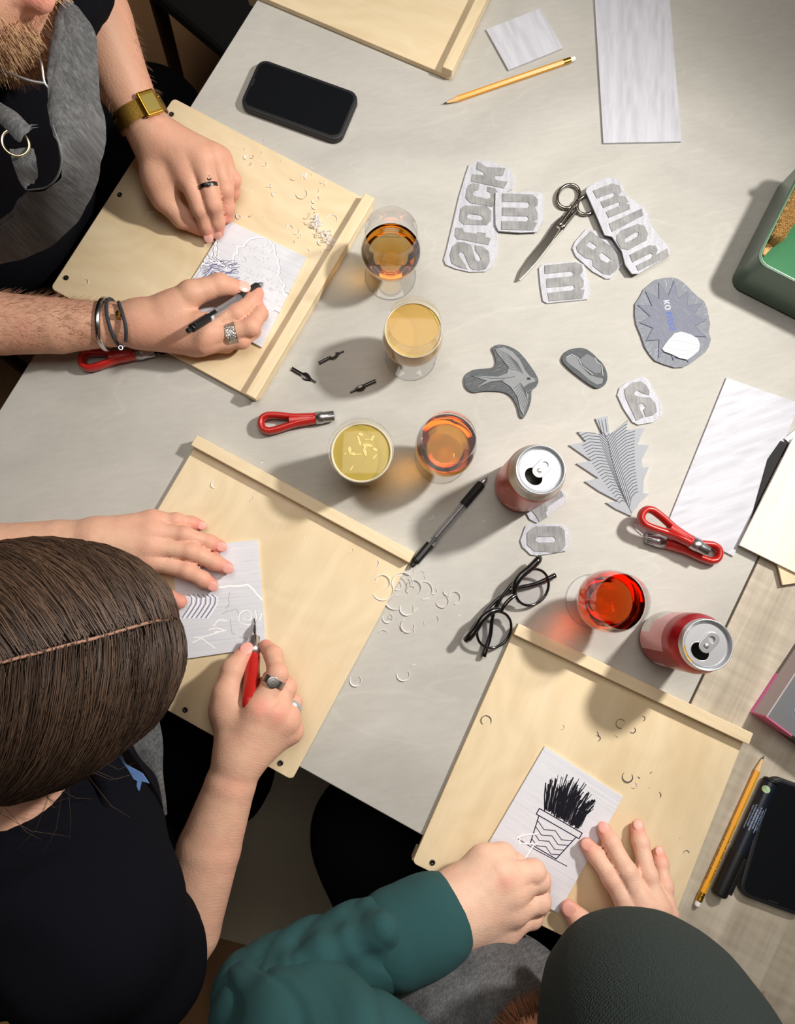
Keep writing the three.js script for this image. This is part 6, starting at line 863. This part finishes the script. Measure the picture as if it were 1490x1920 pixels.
  const shell = (() => { const F = new Field(C.clone().subScalar(0.19), C.clone().addScalar(0.19), 0.005), L = F.layer(); F.ball(L, H(-0.004, 0, 0.004), [0.1085, 0.0915, 0.1065], [f2, sd, up], 0.02); F.ball(L, H(-0.05, 0.0, 0.02), [0.075, 0.075, 0.085], [f2, sd, up], 0.04); const { c, n } = F; for (let z = 0; z < n[2]; z++) for (let y = 0; y < n[1]; y++) for (let x = 0; x < n[0]; x++) { const d = V3(F.lo.x + x * c, F.lo.y + y * c, F.lo.z + z * c).sub(C), i = (z * n[1] + y) * n[0] + x; L[i] = Math.max(L[i], -0.040 - d.dot(up) + 0.16 * d.dot(f2)); } const g = F.mesh(L, o), p = g.attributes.position, uv = new Float32Array(p.count * 2); for (let i = 0; i < p.count; i++) { const d = V3(p.getX(i), p.getY(i), p.getZ(i)).add(o).sub(C), s = d.dot(sd), f = d.dot(f2), w = 0.0042 * (fbm(s * 17 + 4, f * 22 + d.y * 14, 3) - 0.5) * 2; p.setXYZ(i, p.getX(i) + d.x / 0.1 * w, p.getY(i) + d.y / 0.1 * w, p.getZ(i) + d.z / 0.1 * w); uv[2 * i] = Math.atan2(s, f) / 6.283 * 5; uv[2 * i + 1] = d.y * 8; } g.setAttribute('uv', new THREE.BufferAttribute(uv, 2)); return g; })();
  const BN = part('beanie', shell, bm, t, 'dark green knitted beanie');
  part('seam', tube([-1.2, -0.8, -0.4, 0, 0.4, 0.8, 1.2].map((a) => sub(H(-0.035 - 0.03 * Math.cos(a), Math.sin(a) * 0.092, 0.006 + Math.cos(a) * 0.104), o)), 0.0016, 60, 6), bm, BN);
  // teal sweatshirt: wrinkled sleeve with a straight cuff
  const teal = std(rgb(34, 78, 80), 0.92, 0, { bumpMap: scaled(texWeave, 14, 14), bumpScale: 0.0004 });
  const SW = part('sweatshirt', cloth([[[1150, 2090, 0.14, 0.10], [1130, 2200, -0.1, 0.17]], [[1130, 2200, -0.1, 0.17], [1130, 2250, -0.3, 0.16]], [[1080, 2130, 0.15, 0.075], [760, 2110, 0.18, 0.075]], [[1230, 2080, 0.17, 0.075], [1500, 2160, 0.19, 0.08]], [[1500, 2160, 0.19, 0.07], [1340, 2060, 0.10, 0.055]], [[1340, 2060, 0.10, 0.055], [1235, 1890, 0.066, 0.042]]], o, 0.008, 0.03, 0.008, 10, V3(0.9, 0, 0.4), 3), teal, t, 'teal cotton sweatshirt');
  part('upper_sleeve', cloth([[[760, 2110, 0.18, 0.075], [640, 2020, 0.18, 0.073]], [[640, 2020, 0.18, 0.073], [560, 1955, 0.155, 0.068]], [[560, 1955, 0.155, 0.068], [500, 1908, 0.125, 0.060]], [[660, 1935, 0.20, 0.016], [520, 1850, 0.165, 0.014]]], o, 0.0045, 0.014, 0.011, 12, V3(0.9, 0, 0.4), 3), teal, SW);
  const bunch = []; { const path3 = [[480, 1868, 0.105], [540, 1838, 0.10], [600, 1812, 0.092], [655, 1792, 0.088], [710, 1772, 0.084], [755, 1756, 0.080]]; for (let i = 0; i < path3.length - 1; i++) bunch.push([[...path3[i], 0.0475 - 0.0005 * i], [...path3[i + 1], 0.047 - 0.0005 * i]]);
    // folds of cloth running round the arm
    for (const [x0, y0, h0, x1, y1, h1, x2, y2, h2, r] of [[478, 1826, 0.115, 500, 1850, 0.138, 535, 1900, 0.11, 0.020], [535, 1796, 0.108, 556, 1822, 0.138, 572, 1878, 0.115, 0.018], [592, 1764, 0.10, 604, 1796, 0.130, 646, 1850, 0.105, 0.020], [642, 1738, 0.096, 660, 1768, 0.124, 676, 1830, 0.105, 0.017], [696, 1708, 0.09, 708, 1746, 0.122, 744, 1806, 0.095, 0.020], [566, 1846, 0.128, 626, 1842, 0.124, 690, 1830, 0.10, 0.016]]) { bunch.push([[x0, y0, h0, r * 0.7], [x1, y1, h1, r]], [[x1, y1, h1, r], [x2, y2, h2, r * 0.8]]); } }
  part('forearm_sleeve', cloth(bunch, o, 0.0042, 0.010, 0.009, 13, V3(0.95, 0, -0.25), 3), teal, SW);
  part('cuff', cloth([[[745, 1757, 0.079, 0.050], [790, 1738, 0.074, 0.0475]], [[790, 1738, 0.074, 0.0485], [812, 1726, 0.072, 0.0480]]], o, 0.005, 0.01, 0.0015, 20, V3(0.95, 0, -0.25), 3), teal, SW, 'plain teal cuff');
  part('apron', cloth([[[740, 2040, 0.08, 0.07], [900, 1985, 0.05, 0.12]], [[900, 1985, 0.05, 0.12], [1050, 2060, -0.05, 0.14]]], o, 0.007, 0.04, 0.010, 10, V3(0.3, 0, 0.9), 3), denim, t, 'grey denim apron');
  part('trousers', cloth([[[940, 2060, -0.15, 0.115], [700, 1560, -0.24, 0.095]], [[1180, 2080, -0.15, 0.115], [960, 1640, -0.26, 0.095]], [[700, 1560, -0.26, 0.085], [690, 1540, -0.68, 0.058]], [[960, 1640, -0.26, 0.085], [960, 1620, -0.68, 0.058]]], o, 0.012, 0.03, 0.006, 12, V3(1, 0, 0)), trouser, t);
}
// ===== around the people =====
{ // grey mat on the floor, stools
  const mat = [[640, 1430], [200, 1900], [330, 2030], [480, 1770], [640, 1850], [760, 1500]]; const mo = P(480, 1650, -TY + 0.004).setY(0.001);
  const pts = [[380, 1560], [640, 1330], [900, 1500], [700, 1830], [395, 1752]].map(([x, y]) => sub(P(x, y, -TY), mo)); single('floor_mat', plate(pts, 0.006, 0.001), std(rgb(205, 194, 172), 0.95, 0, { bumpMap: scaled(texWeave, 8, 8), bumpScale: 0.001 }), 'grey woven mat on the wooden floor between the seated people', 'mat', mo);
  const stool = (px, r, label, turn) => { const q = P(px[0], px[1], 0.45 - TY).setY(0), t = thing('stool', label, 'stool', q, turn); part('seat', plate(roundRect(r * 2, r * 2, 0.04, 6), 0.045, 0.012, [], 0.42), M.blackCloth, t); for (const sx of [-1, 1]) for (const sz of [-1, 1]) part('leg', limb([V3(sx * (r - 0.02), 0.0, sz * (r - 0.02)), V3(sx * (r - 0.05), 0.425, sz * (r - 0.05))], [0.013, 0.016], 10, 1), std(rgb(58, 36, 26), 0.6), t); };
  stool([472, -98], 0.19, 'empty black padded stool beside the far bench hook', -0.73);
  stool([-230, 330], 0.18, 'black padded stool under the bearded person', -0.5); stool([-150, 1640], 0.17, 'black padded stool under the brown-haired person', 0.4); stool([1060, 2110], 0.18, 'black padded stool under the person wearing the beanie', 0.4);
}
renderer.render(scene, camera);
